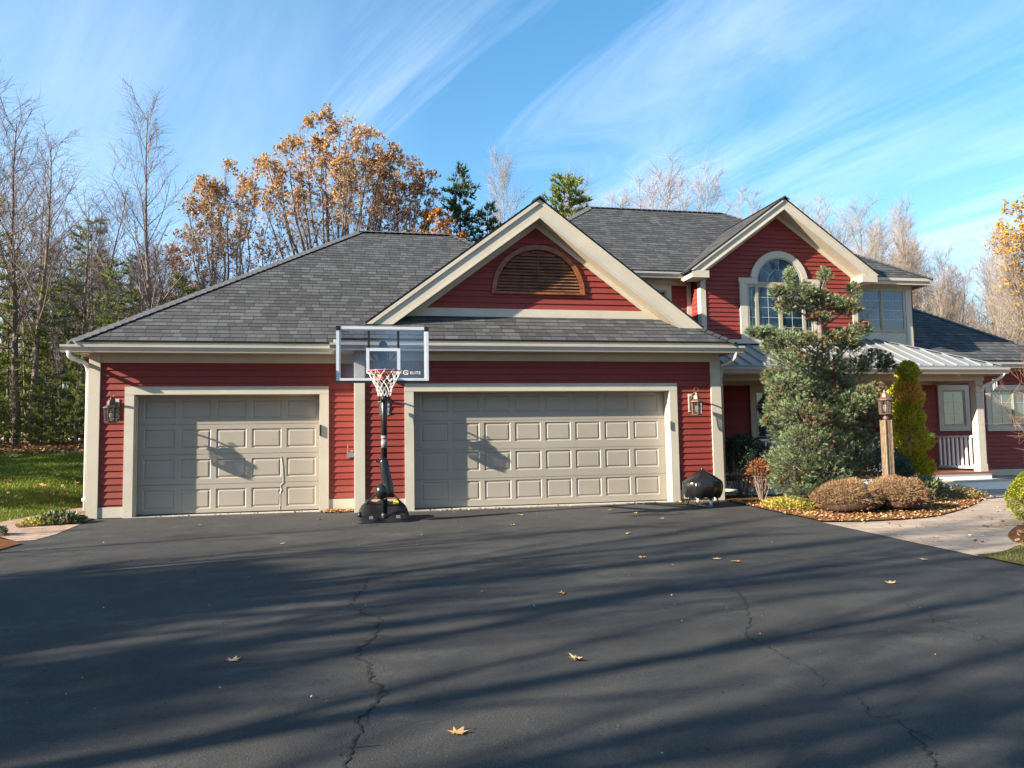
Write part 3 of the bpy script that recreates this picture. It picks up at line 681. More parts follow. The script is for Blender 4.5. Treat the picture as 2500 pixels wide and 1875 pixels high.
n = 30; bk.prism([(cx+(R-.04)*math.cos(t), -.140, cz+.02+(R-.04)*math.sin(t)) for t in lin(0, PI, n)], (0,.004,0)); bk.build('vent_backing', DARK, vo)

# gutters
def gutter(x0, x1, yb, zt, name='gutter', dip=0.0, ends=True):
    prof = [(0,-.12),(-.075,-.12),(-.083,-.095),(-.108,-.050),(-.120,-.032),(-.122,-.004),(-.116,-.004),(-.114,-.028),(-.02,-.035),(-.0,-.01)]
    mb = MB(); a = [(x0, yb+y, zt+z-(dip if dip > 0 else 0)) for y, z in prof]; b = [(x1, yb+y, zt+z+(dip if dip < 0 else 0)) for y, z in prof]
    k = len(prof); mb.faces(a+b, [tuple(range(k))[::-1], tuple(range(k,2*k))]+[(i,(i+1)%k,k+(i+1)%k,k+i) for i in range(k)])
    mb.box(x0-.004, x1+.004, yb-.124, yb-.112, zt-.006-abs(dip)*.5, zt+.004-abs(dip)*.5)
    return mb.build(name, GUT, house)
gutter(-.36, 4.05, -.325, 2.925, dip=.0)
gutter(4.06, 11.82, -.875, 2.925)
bx('fascia', TRIM, (-.17,4.12,-.325,-.30,2.80,3.0), (-.175,-.15,-.30,9.1,2.80,3.0))
bx('fascia', TRIM, (4.13,11.66,-.875,-.85,2.80,3.0), (11.63,11.655,-.85,9.1,2.80,3.0), (4.12,4.145,-.85,-.33,2.80,3.0))
bx('soffit', SOFFIT, (-.15,4.48,-.30,.0,2.83,2.85), (-.15,0.0,0.0,9.1,2.83,2.85), (4.145,11.63,-.85,YR,2.83,2.852), (4.145,4.49,YR,-.30,2.83,2.852), (11.49,11.63,YR,9.1,2.83,2.852))
mb = MB(); mb.tube([(-.24,-.40,2.82),(-.235,-.36,2.74),(-.20,-.26,2.70),(-.09,-.08,2.66),(-.062,.0,2.60),(-.062,.06,2.50),(-.062,.06,.12)], .036, 8); mb.box(-.104,-.022,.01,.10,.28,.33); mb.build('downspout', WHITE, house, True)
mb = MB(); mb.tube([(11.66,-.92,2.82),(11.66,-.90,2.72),(11.62,-.80,2.64),(11.545,-.60,2.60),(11.53,-.52,2.50),(11.53,-.50,.10)], .038, 8); mb.bar((11.50,-.60,.17),(11.72,-.66,.16),.05,.05); mb.build('downspout', TRIM, house, True)

# ---- upper storey, scaled about the camera to a nearer wall depth; values precomputed
U_Y = 1.67
CE = .1
wall_front('upper_wall', [rect(8.2,11.861,3.0,4.63)], U_Y, .8, CE)
bx('corner_board', TRIM, (11.861,11.971,U_Y-.03,U_Y,3.0,4.63))
bx('frieze_board', TRIM, (8.2,11.971,U_Y-.03,U_Y,4.63,4.766)); bx('frieze_board', TRIM, (15.847,17.666,U_Y-.03,U_Y,4.681,4.8))
bx('wall_core', DARK, (8.22,17.64,U_Y+.02,9.0,2.0,4.783), (12.005,15.813,1.22,U_Y+.1,3.0,4.749))
UY, UZ, UX0, UX1 = 1.364, 4.902, 7.081, 18.023; UH = 3.57; URZ = UZ+sl*UH; URY = UY+UH; UYB = UY+2*UH
a=(UX0,UY,UZ); b=(UX1,UY,UZ); c=(UX1,UYB,UZ); d=(UX0,UYB,UZ); r1=(UX0+UH,URY,URZ); r2=(UX1-UH,URY,URZ)
plane_roof('upper_roof', a, (1,0,0), (0,1,sl), [[a,b,r2,r1]], uoff=2.2)
plane_roof('upper_roof_slope', d, (0,-1,0), (1,0,sl), [[d,a,r1]]); plane_roof('upper_roof_slope', b, (0,1,0), (-1,0,sl), [[b,c,r2]]); plane_roof('upper_roof_slope', c, (-1,0,0), (0,-1,sl), [[c,d,r1,r2]])
mb = MB(); caps(mb, a, r1, .13); caps(mb, r1, r2, .13); caps(mb, b, r2, .13); mb.build('ridge_cap', CAP, house)
gutter(7.127, 11.7, UY+.03, 4.851)
bx('fascia', TRIM, (7.127,11.802,UY+.03,UY+.055,4.74,4.897)); bx('fascia', TRIM, (15.966,17.989,UY+.03,UY+.055,4.74,4.897), (17.967,17.989,UY+.055,8.3,4.74,4.897))
bx('drip_trim', TRIM, (16.008,18.023,UY-.005,UY+.03,4.825,4.893))
bx('soffit', SOFFIT, (7.127,11.971,UY+.055,U_Y,4.766,4.783)); bx('soffit', SOFFIT, (15.838,17.967,UY+.055,U_Y,4.8,4.817), (17.657,17.967,U_Y,8.3,4.8,4.817))
mb = MB(); strips(mb, rect(-9.0,-U_Y-.14,2.0,4.783), (17.649,0,0), Vector((0,-1,0)), Z_, Vector((1,0,0)), CE,.016,.003, v0=-.03); mb.build('side_wall', RED, house)
# dormer wing
DY = 1.203; DX0, DX1, DC = 11.971, 15.847, 13.892; ds = .73; DA = 6.164
def fr(x): return DA - ds*abs(x-DC)
zc = fr(DX0+.12)
wall_front('dormer_wall', [[(DX0+.12,3.346),(DX1-.12,3.346),(DX1-.12,fr(DX1-.12)),(DC,DA),(DX0+.12,zc)]], DY, .4, CE)
bx('corner_board', TRIM, (DX0,DX0+.125,DY-.035,DY,3.27,4.808), (DX0-.003,DX0+.022,DY,DY+.13,3.0,4.808))
bx('corner_board', TRIM, (DX1-.125,DX1,DY-.035,DY,3.27,4.808), (DX1-.022,DX1+.003,DY,DY+.13,3.0,4.808))
mb = MB(); strips(mb, rect(-U_Y,-DY-.13,3.0,4.681), (DX0,0,0), Vector((0,-1,0)), Z_, Vector((-1,0,0)), CE,.016,.003, v0=-.03); mb.build('side_wall', RED, house)
bx('base_board', TRIM, (DX0,DX1,DY-.055,DY-.0,3.261,3.351))
mb = MB(); mb.prism([(DX0+.02,DY+.01,3.0),(DX1-.02,DY+.01,3.0),(DX1-.02,DY+.01,4.808),(DC,DY+.01,6.21),(DX0+.02,DY+.01,4.808)], (0,.4,0)); mb.build('dormer_backing', DARK, house)
upz = lambda z: UY + (z-UZ)/sl
DAP = 6.522; dxt = 2.346; dz_t = DAP - ds*dxt; DYT = 0.82
gable('dormer_roof', DC, DAP, DYT, ds, dxt, dz_t, lambda z: max(upz(z), UY-.02) if z > UZ else UY+.1, uoff=3.1)
rake(DC, DAP, ds, DYT, 4.808, .272, crown=.085, wall_y=DY)
mb = MB(); caps(mb, (DC,DYT-.03,DAP), (DC,upz(DAP),DAP), .11, drop=.07); mb.build('ridge_cap', CAP, house)
bx('box_return', TRIM, (11.632,12.031,0.833,DY+.12,4.655,4.808), (11.598,11.717,DY+.12,UY+.05,4.681,4.808))
bx('box_return', TRIM, (15.762,16.153,0.833,DY+.2,4.655,4.808))

# windows --------------------------------------------------------------
def window(xo0, xo1, zo0, zo1, y, tw, sashes, cols, rows, glass=None, trim=True, depth=.05, fw=.04, name='window'):
    mb = MB()
    mb.box(xo0,xo0+tw,y-depth,y,zo0,zo1); mb.box(xo1-tw,xo1,y-depth,y,zo0,zo1)
    mb.box(xo0+tw,xo1-tw,y-depth,y,zo1-tw,zo1); mb.box(xo0+tw,xo1-tw,y-depth-.003,y,zo0,zo0+tw)
    w = mb.build(name, TRIM, house)
    x0, x1, z0, z1 = (xo0+tw, xo1-tw, zo0+tw, zo1-tw)
    sw = (x1-x0)/sashes
    for s_ in range(sashes):
        f = MB(); g = MB(); mu = MB()
        a, b = x0+s_*sw, x0+(s_+1)*sw
        yf = y-.035
        f.box(a,a+fw,yf,y-.002,z0,z1); f.box(b-fw,b,yf,y-.002,z0,z1); f.box(a+fw,b-fw,yf,y-.002,z1-fw,z1); f.box(a+fw,b-fw,yf,y-.002,z0,z0+fw)
        if s_: f.box(a-.012,a+.012,yf-.018,yf,z0,z1)
        g.box(a+fw,b-fw,y-.024,y-.018,z0+fw,z1-fw)
        for i in range(1, cols): xx = a+fw+(b-a-2*fw)*i/cols; mu.box(xx-.005,xx+.005,y-.028,y-.0245,z0+fw,z1-fw)
        for i in range(1, rows): zz = z0+fw+(z1-z0-2*fw)*i/rows; mu.box(a+fw,b-fw,y-.0285,y-.025,zz-.005,zz+.005)
        f.build('window_frame', FRAME, w); g.build('pane', glass or GLASS, w)
        mu.build('muntin', MUNT, w)
    return w
window(10.442,11.479,3.576,4.628,U_Y-.005,.12,1,3,4)
# cream panel wall and double window of the right upper bay
bx('panel_wall', TRIM, (15.847,17.666,U_Y-.012,U_Y+.02,3.0,4.681)); bx('corner_board', TRIM, (17.496,17.674,U_Y-.035,U_Y-.012,3.0,4.681), (17.653,17.676,U_Y-.035,U_Y+.14,3.0,4.8))
window(16.153,17.462,3.644,4.672,U_Y-.014,.02,2,2,4,depth=.03)
# arched window of the dormer
def arch_window():
    y = DY-.012; ax, az = 13.884, 4.664
    mb = MB()
    mb.box(12.906,13.076,y-.05,y,3.351,4.613); mb.box(14.708,14.878,y-.05,y,3.351,4.613)
    mb.box(12.889,13.331,y-.052,y,4.613,4.744); mb.box(14.436,14.895,y-.052,y,4.613,4.744)
    for t0, t1 in zip(lin(.13,PI-.13,41), lin(.13,PI-.13,41)[1:]):
        P = lambda r, t: (ax+r*math.cos(t), y-.055, az+r*math.sin(t))
        mb.prism([P(.561,t0),P(.706,t0),P(.706,t1),P(.561,t1)], (0,.055,0))
    w = mb.build('arched_window', TRIM, house)
    f = MB()
    f.box(13.076,14.708,y-.04,y,4.587,4.659)
    for a, b in ((13.076,13.119),(13.272,13.348),(13.841,13.926),(14.428,14.504),(14.657,14.708)): f.box(a,b,y-.045,y,3.372,4.587)
    f.box(13.076,14.708,y-.038,y,3.351,3.406); f.box(13.119,14.657,y-.036,y,4.536,4.587)
    for t0, t1 in zip(lin(0,PI,41), lin(0,PI,41)[1:]):
        P = lambda r, t: (ax+r*math.cos(t), y-.042, az+r*math.sin(t))
        f.prism([P(.527,t0),P(.565,t0),P(.565,t1),P(.527,t1)], (0,.042,0))
    f.build('window_frame', FRAME, w)
    for a, b in ((13.119,13.272),(13.348,13.841),(13.926,14.428),(14.504,14.657)): g = MB(); g.box(a,b,y-.02,y-.014,3.406,4.536); g.build('pane', GLASS, w)
    g = MB(); g.prism([(ax+.527*math.cos(t), y-.02, az+.527*math.sin(t)) for t in lin(0, PI, 31)], (0,.006,0))
    g.build('pane', GLASS, w)
    mu = MB()
    for a, b in ((13.119,13.272),(13.348,13.841),(13.926,14.428),(14.504,14.657)):
        mu = MB()
        for i in range(1, 5): z = 3.406+1.13*i/5; mu.box(a,b,y-.024,y-.0205,z-.004,z+.004)
        mu.box((a+b)/2-.003,(a+b)/2+.003,y-.0242,y-.0206,3.406,4.536) if b-a > 0 else None; mu.build('muntin', MUNT, w)
    mu = MB()
    mu.torus((ax,y-.022,az), .28, .005, 'y', 20, 4, a0=0, a1=PI)
    for t in (PI*.2, PI*.5, PI*.8): mu.bar((ax+.28*math.cos(t),y-.022,az+.28*math.sin(t)),(ax+.527*math.cos(t),y-.022,az+.527*math.sin(t)),.009,.004,up=(0,1,0))
    mu.build('muntin', MUNT, w)
arch_window()

# ---- hipped metal porch roof
msl = .45; MY, MZ = -.11, 2.65; MX0, MX1 = 11.50, 18.40
mz = lambda y: MZ+msl*(y-MY)
mt = U_Y-MY
mb = MB(); mb.prism([(MX0,MY,MZ-.02),(MX1,MY,MZ-.02),(MX1-mt,U_Y,mz(U_Y)-.02),(MX0,U_Y,mz(U_Y)-.02)], (0,0,.02))
mb.prism([(MX1,MY,MZ-.02),(MX1,U_Y,MZ-.02),(MX1-mt,U_Y,mz(U_Y)-.02)], (0,0,.02))
x = 11.83
while x < MX1-.1:
    y1 = min(U_Y-.01, MY+(MX1-x)-.03)
    mb.prism([(x-.008,MY-.012,MZ),(x+.008,MY-.012,MZ),(x+.008,MY-.012,MZ+.034),(x-.008,MY-.012,MZ+.034)], (0,y1-MY,mz(y1)-MZ)); x += .302
for i in range(5):
    yy = MY+.3*(i+.6); mb.prism([(MX1+.01,yy-.008,MZ),(MX1+.01,yy+.008,MZ),(MX1+.01,yy+.008,MZ+.034),(MX1+.01,yy-.008,MZ+.034)], (-(yy-MY)+.03,0,msl*((yy-MY)-.03)))
mb.box(MX0, MX1, MY-.014, MY, MZ-.05, MZ+.001)
mro = mb.build('metal_roof', STEEL, house)
mb = MB(); p0 = Vector((MX1+.01,MY-.01,MZ+.03)); p1 = Vector((MX1-mt,U_Y,mz(U_Y)+.03)); hd = (p1-p0).normalized(); sdv = hd.cross(Z_).normalized()
mb.face([p0,p1,p1+sdv*.085-Z_*.028,p0+sdv*.085-Z_*.028]); mb.face([p0,p0-sdv*.085-Z_*.028,p1-sdv*.085-Z_*.028,p1]); mb.face([p0+sdv*.085-Z_*.028,p1+sdv*.085-Z_*.028,p1+sdv*.085-Z_*.045,p0+sdv*.085-Z_*.045])
mb.build('hip_cap', STEEL, mro)
gutter(MX0+.02, 18.56, -.06, 2.60)
bx('fascia', TRIM, (MX0,18.42,-.06,-.035,2.46,2.62), (18.395,18.42,-.035,1.6,2.46,2.62))
bx('porch_ceiling', SOFFIT, (MX0,18.395,-.035,U_Y,2.49,2.51))
bx('porch_beam', TRIM, (MX0,18.30,.28,.46,2.36,2.488), (18.12,18.30,.46,U_Y,2.36,2.488))
def post(x, y): 
    mb = MB(); mb.box(x,x+.17,y,y+.17,.34,2.36); mb.box(x-.012,x+.182,y-.012,y+.182,.34,.50); mb.box(x-.012,x+.182,y-.012,y+.182,2.26,2.358)
    return mb.build('porch_post', TRIM, house)
post(13.02,.29); post(18.08,.29)
mb = MB(); mb.bar((13.24,.30,1.97),(13.24,.30,1.83),.015,.015,up=(0,1,0)); mb.bar((13.20,.30,1.96),(13.42,.29,1.96),.012,.012); mb.bar((13.24,.30,1.84),(13.40,.29,1.955),.012,.012); mb.build('plant_hook', BLACKM, house)
bx('porch_deck', DECK, (11.5,18.32,.17,U_Y,.30,.342)); bx('deck_skirt', WHITE, (11.5,18.27,.20,.25,-.05,.298), (18.22,18.27,.25,U_Y,-.05,.298))
bx('porch_step', WHITE, (15.9,18.42,-.16,.20,-.06,.155)); bx('step_tread', TRIM, (15.88,18.45,-.19,.20,.157,.185))
def railing(p0, p1, n):
    p0, p1 = Vector(p0), Vector(p1)
    mb = MB(); mb.bar(p0+Z_*1.12, p1+Z_*1.12, .075, .045)
    r = mb.build('porch_railing', WHITE, house); mb = MB(); mb.bar(p0+Z_*.42, p1+Z_*.42, .05, .05); mb.build('lower_rail', WHITE, r)
    for i in range(n):
        p = p0.lerp(p1, (i+.5)/n); b_ = MB(); b_.box(p.x-.019,p.x+.019,p.y-.019,p.y+.019,.445,1.098); b_.build('baluster', WHITE, r)
railing((18.19,.46,0),(18.19,U_Y,0),9); railing((11.52,.37,0),(13.01,.37,0),10); railing((13.20,.37,0),(15.7,.37,0),16)
# porch back wall
wall_front('porch_wall', [rect(11.5,13.31,.30,2.36)], U_Y, .2, CE); wall_front('porch_wall', [rect(14.35,16.0,.30,2.36)], U_Y, .5, CE); wall_front('porch_wall', [rect(17.2,21.4,.28,2.70)], U_Y, .9, CE)
bx('wall_core', DARK, (11.5,21.3,U_Y+.02,6.0,-.1,2.8)); bx('frieze_board', TRIM, (11.5,18.12,U_Y-.03,U_Y,2.36,2.49)); bx('frieze_board', TRIM, (18.42,21.4,U_Y-.03,U_Y,2.70,2.80)); bx('base_board', TRIM, (18.30,21.4,U_Y-.05,U_Y,.155,.30)); bx('foundation', CONC, (18.28,21.4,U_Y-.01,U_Y+.2,-.2,.155))
window(13.31,14.35,.36,2.36,U_Y-.005,.125,1,3,5)
window(18.226,19.09,1.253,2.357,U_Y-.005,.12,1,2,3,GLASS2)
window(19.568,21.12,1.235,2.356,U_Y-.005,.13,2,2,3,GLASS2)
mb = MB(); mb.box(16.0,16.14,U_Y-.05,U_Y,.34,2.36); mb.box(17.06,17.20,U_Y-.05,U_Y,.34,2.36); mb.box(16.14,17.06,U_Y-.05,U_Y,2.22,2.36); dr = mb.build('front_door', TRIM, house)
bx('door_leaf', plain('door_stain', (.10,.035,.02), .45), (16.14,17.06,U_Y-.025,U_Y,.345,2.22), parent=dr); bx('handle', ALU, (16.96,16.99,U_Y-.06,U_Y-.025,1.28,1.45), parent=dr)
bx('utility_box', TRIM, (17.93,18.06,U_Y-.07,U_Y-.02,1.09,1.21))
mb = MB(); mb.tube([(18.45,-.12,2.50),(18.44,-.06,2.42),(18.40,.10,2.33),(18.31,.32,2.24),(18.29,.36,2.12),(18.29,.38,.20)], .036, 8); mb.build('downspout', WHITE, house, True)
# right wing roof
WY, WZ, WXc, WH = 1.33, 2.93, 21.75, 3.3
plane_roof('wing_roof', (17.0,WY,WZ), (1,0,0), (0,1,sl), [[(17.66,WY,WZ),(WXc,WY,WZ),(WXc-WH,WY+WH,WZ+sl*WH),(17.66,WY+WH,WZ+sl*WH)]], uoff=1.3)
plane_roof('wing_roof_slope', (WXc,WY,WZ), (0,1,0), (-1,0,sl), [[(WXc,WY,WZ),(WXc,9,WZ),(WXc-WH,9,WZ+sl*WH),(WXc-WH,WY+WH,WZ+sl*WH)]])
mb = MB(); caps(mb, (WXc,WY,WZ), (WXc-WH,WY+WH,WZ+sl*WH), .14); mb.build('hip_cap', CAP, house)
gutter(18.0, WXc+.1, WY+.03, 2.87)
bx('fascia', TRIM, (18.0,WXc,WY+.03,WY+.055,2.78,2.925)); bx('soffit', SOFFIT, (18.0,WXc,WY+.055,U_Y,2.78,2.80)); bx('side_wall', RED, (21.4,21.43,U_Y,9,0,2.9))

# ------------------------------------------------------------------ lanterns
def lantern_parts(root, c, m, scale=1.0, wall=None, nside=6):
    x, y, z = c; s_ = scale
    hood = MB(); hood.lathe([(.004,.305),(.022,.30),(.028,.275),(.05,.262),(.062,.235),(.072,.185),(.128,.145),(.134,.132),(.120,.130)], 6 if nside == 6 else 8, (x,y,z), rot=.3); smooth_by_angle(hood.build('hood', m, root), .5)
    ring = MB(); ring.torus((x,y,z+.362), .043*s_, .006, 'y', 20, 6); ring.tube([(x,y,z+.298),(x,y,z+.322)], .016, 8); ring.build('ring', m, root)
    cage = MB(); R0, R1_ = .108, .098; h0, h1 = -.105, .130
    for k in range(nside):
        t = 2*PI*k/nside+.3; t2 = 2*PI*(k+1)/nside+.3
        P = lambda r, a, zz: Vector((x+r*math.cos(a), y+r*math.sin(a), z+zz))
        cage.tube([P(R1_,t,h0),P(R0,t,h1)], .006, 4)
        for q in (h0, h0+.078, h0+.157, h1):
            rr = R1_+(R0-R1_)*(q-h0)/(h1-h0); cage.tube([P(rr,t,q),P(rr,t2,q)], .0045, 4)
        for q in (1/3, 2/3):
            a0, a1 = P(R1_,t,h0).lerp(P(R1_,t2,h0),q), P(R0,t,h1).lerp(P(R0,t2,h1),q); cage.tube([a0,a1], .0035, 4)
    cage.lathe([(.10,h0-.012),(.104,h0)], nside, (x,y,z), rot=.3); cage.build('cage', m, root)
    gl = MB(); gl.lathe([(.088,h0+.004),(.096,h1-.004)], nside, (x,y,z), rot=.3); gl.build('glass', LGLASS, root)
    bl = MB(); bl.lathe([(.004,-.09),(.018,-.06),(.030,.0),(.026,.04),(.012,.06),(.012,.125)], 10, (x,y,z)); bl.build('bulb', WHITE, root, True)
def wall_lantern(x, y, z, m, label):
    root = empty('wall_lantern', (x, y, z), label, 'lantern', 'lanterns mounted on the garage wall')
    mb = MB(); mb.box(x-.052,x+.052,y-.03,y-.012,z-.16+.08,z+.19+.08); mb.build('mounting_block', TRIM, root)
    mb = MB(); mb.box(x-.035,x+.035,y-.045,y-.03,z-.06,z+.22)
    mb.tube([(x,y-.045,z+.16),(x,y-.12,z+.25),(x,y-.20,z+.285),(x,y-.28,z+.275)], .016, 8); mb.build('bracket', m, root)
    lantern_parts(root, (x, y-.28, z-.03), m)
    return root
wall_lantern(.415, -.0, 1.76, DBRONZE, 'dark bronze wall lantern beside the left corner of the single garage door')
wall_lantern(5.0, YR, 1.80, DBRONZE, 'wall lantern half hidden behind the basketball pole and net')
wall_lantern(10.86, YR, 1.77, RUST, 'sunlit reddish bronze wall lantern between the double garage door and the porch')
lp = empty('post_lamp', (13.65, -2.5, -.08), 'bronze lantern on a fluted cedar post in the planting bed', 'lamp post')
mb = MB(); x, y = 13.65, -2.5
for k in range(4): pass
mb.box(x-.050,x+.050,y-.050,y+.050,-.12,1.44)
for i in range(-1, 2):
    for sx in (-1, 1):
        mb.box(x+i*.038-.012, x+i*.038+.012, y+sx*.056-.006, y+sx*.056+.006, -.1, 1.43); mb.box(x+sx*.056-.006, x+sx*.056+.006, y+i*.038-.012, y+i*.038+.012, -.1, 1.43)
for sx in (-1,1):
    for sy in (-1,1): mb.box(x+sx*.062-.008,x+sx*.062+.008,y+sy*.062-.008,y+sy*.062+.008,-.12,1.445)
mb.build('post', CEDAR, lp)
mb = MB(); mb.lathe([(.048,1.44),(.05,1.49),(.036,1.50),(.036,1.53),(.075,1.555)], 12, (x,y,0)); mb.build('collar', RUST, lp, True)
lantern_parts(lp, (x, y, 1.66), RUST, 1.0, nside=8)

# ------------------------------------------------------------------ basketball hoop
bb = empty('basketball_hoop', (4.94, -1.95, T(4.94,-1.95)), 'portable basketball hoop with clear backboard in front of the garage', 'basketball hoop')
gz = T(4.94, -1.95)+.006
mb = MB(); mb.tube([(4.94,-1.95,gz),(4.94,-1.95,2.35)], .046, 16); mb.tube([(4.94,-1.95,.86),(4.94,-1.95,2.3)], .049, 16); mb.build('pole', BLACKM, bb, True)
mb = MB(); mb.tube([(4.94,-1.95,1.30),(4.94,-1.95,1.306)], .0505, 16); mb.tube([(4.94,-1.95,1.24),(4.94,-1.95,1.245)], .0505, 16); 
mb.build('stripe', plain('orange_stripe', (.55,.25,.15), .5), bb, True)
mb = MB(); mb.tube([(4.94,-1.95,1.11),(4.94,-1.95,1.238)], .0502, 16); mb.tube([(4.94,-1.95,1.247),(4.94,-1.95,1.298)], .0502, 16); mb.build('decal', GREY, bb, True)
# base (low water-filled tank, raised behind the pole)
def tank():
    mb = MB()
    nx, ny = 25, 17; V = []
    for j in range(ny):
        v = j/(ny-1)
        for i in range(nx):
            u = i/(nx-1); X = 4.515+.85*u; Yy = -2.08+.82*v
            ex = min(1, min(u, 1-u)/.09)**.5 if min(u,1-u) > 0 else 0; ey = min(1, min(v, 1-v)/.08)**.5 if min(v,1-v) > 0 else 0
            e = min(ex, ey)
            hgt = .10 + .20*sstep((v-.12)/.5)*(1-.35*abs(2*u-1)**2)
            hgt -= .05*math.exp(-((u-.5)/.10)**2)*(1-sstep((v-.3)/.3)) + .02*math.sin(u*22)*sstep(v*2-.2)
            V.append((X, Yy, gz+.004+e*max(.05, hgt)))
    mb.faces(V, [(j*nx+i,j*nx+i+1,(j+1)*nx+i+1,(j+1)*nx+i) for j in range(ny-1) for i in range(nx-1)])
    o = mb.build('base_tank', BLACK, bb, True)
    return o
bt = tank()
mb = MB(); mb.box(4.70,4.755,-2.095,-2.083,.0,.045); mb.box(5.115,5.18,-2.095,-2.083,.0,.045); mb.build('base_sticker', GREY, bt)
mb = MB(); mb.prism([(5.085,-1.78,.205),(5.175,-1.78,.205),(5.165,-1.72,.235),(5.095,-1.72,.235)], (0,.002,.012)); o = mb.build('warning_label', YEL, bt)
mb = MB(); mb.bar((4.86,-1.93,.43),(4.585,-1.55,.13),.03,.02); mb.bar((5.02,-1.93,.43),(5.29,-1.55,.13),.03,.02); mb.build('strut', BLACKM, bb)
mb = MB(); mb.lathe([(.03,.005),(.052,.02),(.06,.12),(.05,.14)], 16, (4.94,-1.95,gz)); mb.tube([(4.55,-2.0,.03),(4.55,-1.98,.10)],.03,8); mb.build('pole_foot', BLACK, bb, True)
# lift mechanism cover hanging on the pole
mb = MB(); mb.tube([(4.905,-2.02,.935),(4.925,-2.03,.90),(4.955,-2.035,.70),(4.99,-2.045,.52),(5.00,-2.05,.40),(4.995,-2.05,.335)], [.058,.072,.078,.086,.092,.085], 14); mb.tube([(4.85,-2.02,.885),(4.80,-2.03,.905)], .014, 6)
mb.build('actuator_cover', VINYL, bb, True)
mb = MB(); rgb = random.Random(5)
mb.lathe([(.01,-.125),(.06,-.11),(.095,-.06),(.105,0),(.095,.06),(.055,.11),(.01,.125)], 18, (4.895,-2.05,.42), jit=.03, rg=rgb); mb.build('storage_bag', VINYL, bb, True)
mb = MB(); mb.torus((4.905,-2.12,.42), .115, .004, 'y', 24, 5, a0=-1.4, a1=1.5); mb.build('zip', GREY, bb)
# arms
mb = MB()
for sx in (-.075, .075):
    mb.bar((4.94+sx,-1.98,2.28),(4.89+sx,-3.04,2.58),.022,.05); mb.bar((4.94+sx,-1.98,1.88),(4.89+sx,-3.04,2.22),.022,.05)
    mb.bar((4.94+sx,-1.90,1.86),(4.94+sx,-1.90,2.32),.02,.03)
mb.tube([(4.94,-1.90,2.34),(4.91,-2.5,2.60),(4.89,-2.98,2.66)],[.05,.055,.05],12)
mb.box(4.83,4.95,-3.05,-2.99,2.12,2.66); mb.bar((4.87,-3.04,2.28),(4.70,-3.06,2.50),.03,.02); mb.bar((4.91,-3.04,2.28),(5.08,-3.06,2.50),.03,.02)
mb.build('lift_arm', BLACKM, bb)
# backboard
d_2 = 2.583
X0, X1b, Z0, Z1b, YB = 4.212, 5.552, 2.095, 2.897, -3.10
mb = MB(); mb.box(X0+.04,X1b-.04,YB+.004,YB+.012,Z0+.03,Z1b-.04); brd = mb.build('backboard', BOARD, bb)
mb = MB(); fw = .042
mb.box(X0,X0+fw,YB-.022,YB+.03,Z0+.002,Z1b-.06); mb.box(X1b-fw,X1b,YB-.022,YB+.03,Z0+.002,Z1b-.06)
mb.box(X0+.06,X1b-.06,YB-.022,YB+.03,Z1b-fw,Z1b); mb.box(X0+fw,X1b-fw,YB-.02,YB+.028,Z0+.004,Z0+.04)
for a, b_ in ((X0+fw, X0+fw+.022), (X1b-fw-.022, X1b-fw)): mb.box(a,b_,YB-.012,YB+.02,Z0+.04,Z1b-fw)
mb.box(X0+fw+.022,X1b-fw-.022,YB-.012,YB+.02,Z1b-fw-.018,Z1b-fw)
mb.build('board_frame', ALU, brd)
mb = MB(); mb.box(X0-.003,X0+.062,YB-.026,YB+.033,Z1b-.062,Z1b+.003); mb.box(X1b-.062,X1b+.003,YB-.026,YB+.033,Z1b-.062,Z1b+.003)
mb.box(X0-.022,X1b-.01,YB-.034,YB+.04,Z0-.028,Z0+.002); mb.box(X0-.022,X0-.001,YB-.034,YB+.04,Z0+.002,Z0+.155)
for xx in (4.663,5.092): mb.box(xx,xx+.032,YB-.006,YB+.003,d_2,Z1b-fw-.018)
mb.build('edge_padding', BLACK, brd)
mb = MB(); w = .046; a, b_, c_, d_ = 4.640,5.136,2.205,2.582
mb.box(a,a+w,YB-.002,YB+.0035,c_,d_); mb.box(b_-w,b_,YB-.002,YB+.0035,c_,d_); mb.box(a+w,b_-w,YB-.002,YB+.0035,d_-w,d_); mb.build('target_square', ALU, brd)
# lettering
def text_mesh(name, s_, size, loc, mat, parent, ext=.002, sx=1.0):
    cu = bpy.data.curves.new(name, 'FONT'); cu.body = s_; cu.size = size; cu.extrude = ext; cu.space_character = 1.08
    to = bpy.data.objects.new(name, cu); COL.objects.link(to); bpy.context.view_layer.update()
    me = bpy.data.meshes.new_from_object(to); bpy.data.objects.remove(to)
    for v in me.vertices:
        X, Y_, Zz = v.co; v.co = (X*sx, -Zz, Y_)
    me.materials.clear(); me.materials.append(mat)
    o = bpy.data.objects.new(name, me); COL.objects.link(o); o.parent = parent
    w_ = world_loc(parent); o.location = Vector(loc)-w_; return o
text_mesh('lettering', 'ELITE', .058, (5.277,YB-.001,2.196), WHITE, brd, sx=1.08)
mb = MB()
for s_ in (0, 1):
    pts = [(5.217+.036*math.cos(t), YB-.001, 2.219+.029*math.sin(t)) for t in (lin(.35, PI-.1, 14) if s_ == 0 else lin(PI+.1, 2*PI-.35, 14))]
    mb.tube(pts, .0055, 5)
mb.tube([(5.183,YB-.001,2.231),(5.182,YB-.001,2.207)], .0055, 5)
mb.tube([(5.198,YB-.001,2.219),(5.216,YB-.001,2.225),(5.236,YB-.001,2.219),(5.216,YB-.001,2.213),(5.198,YB-.001,2.219)], .003, 4); mb.build('emblem', WHITE, brd)
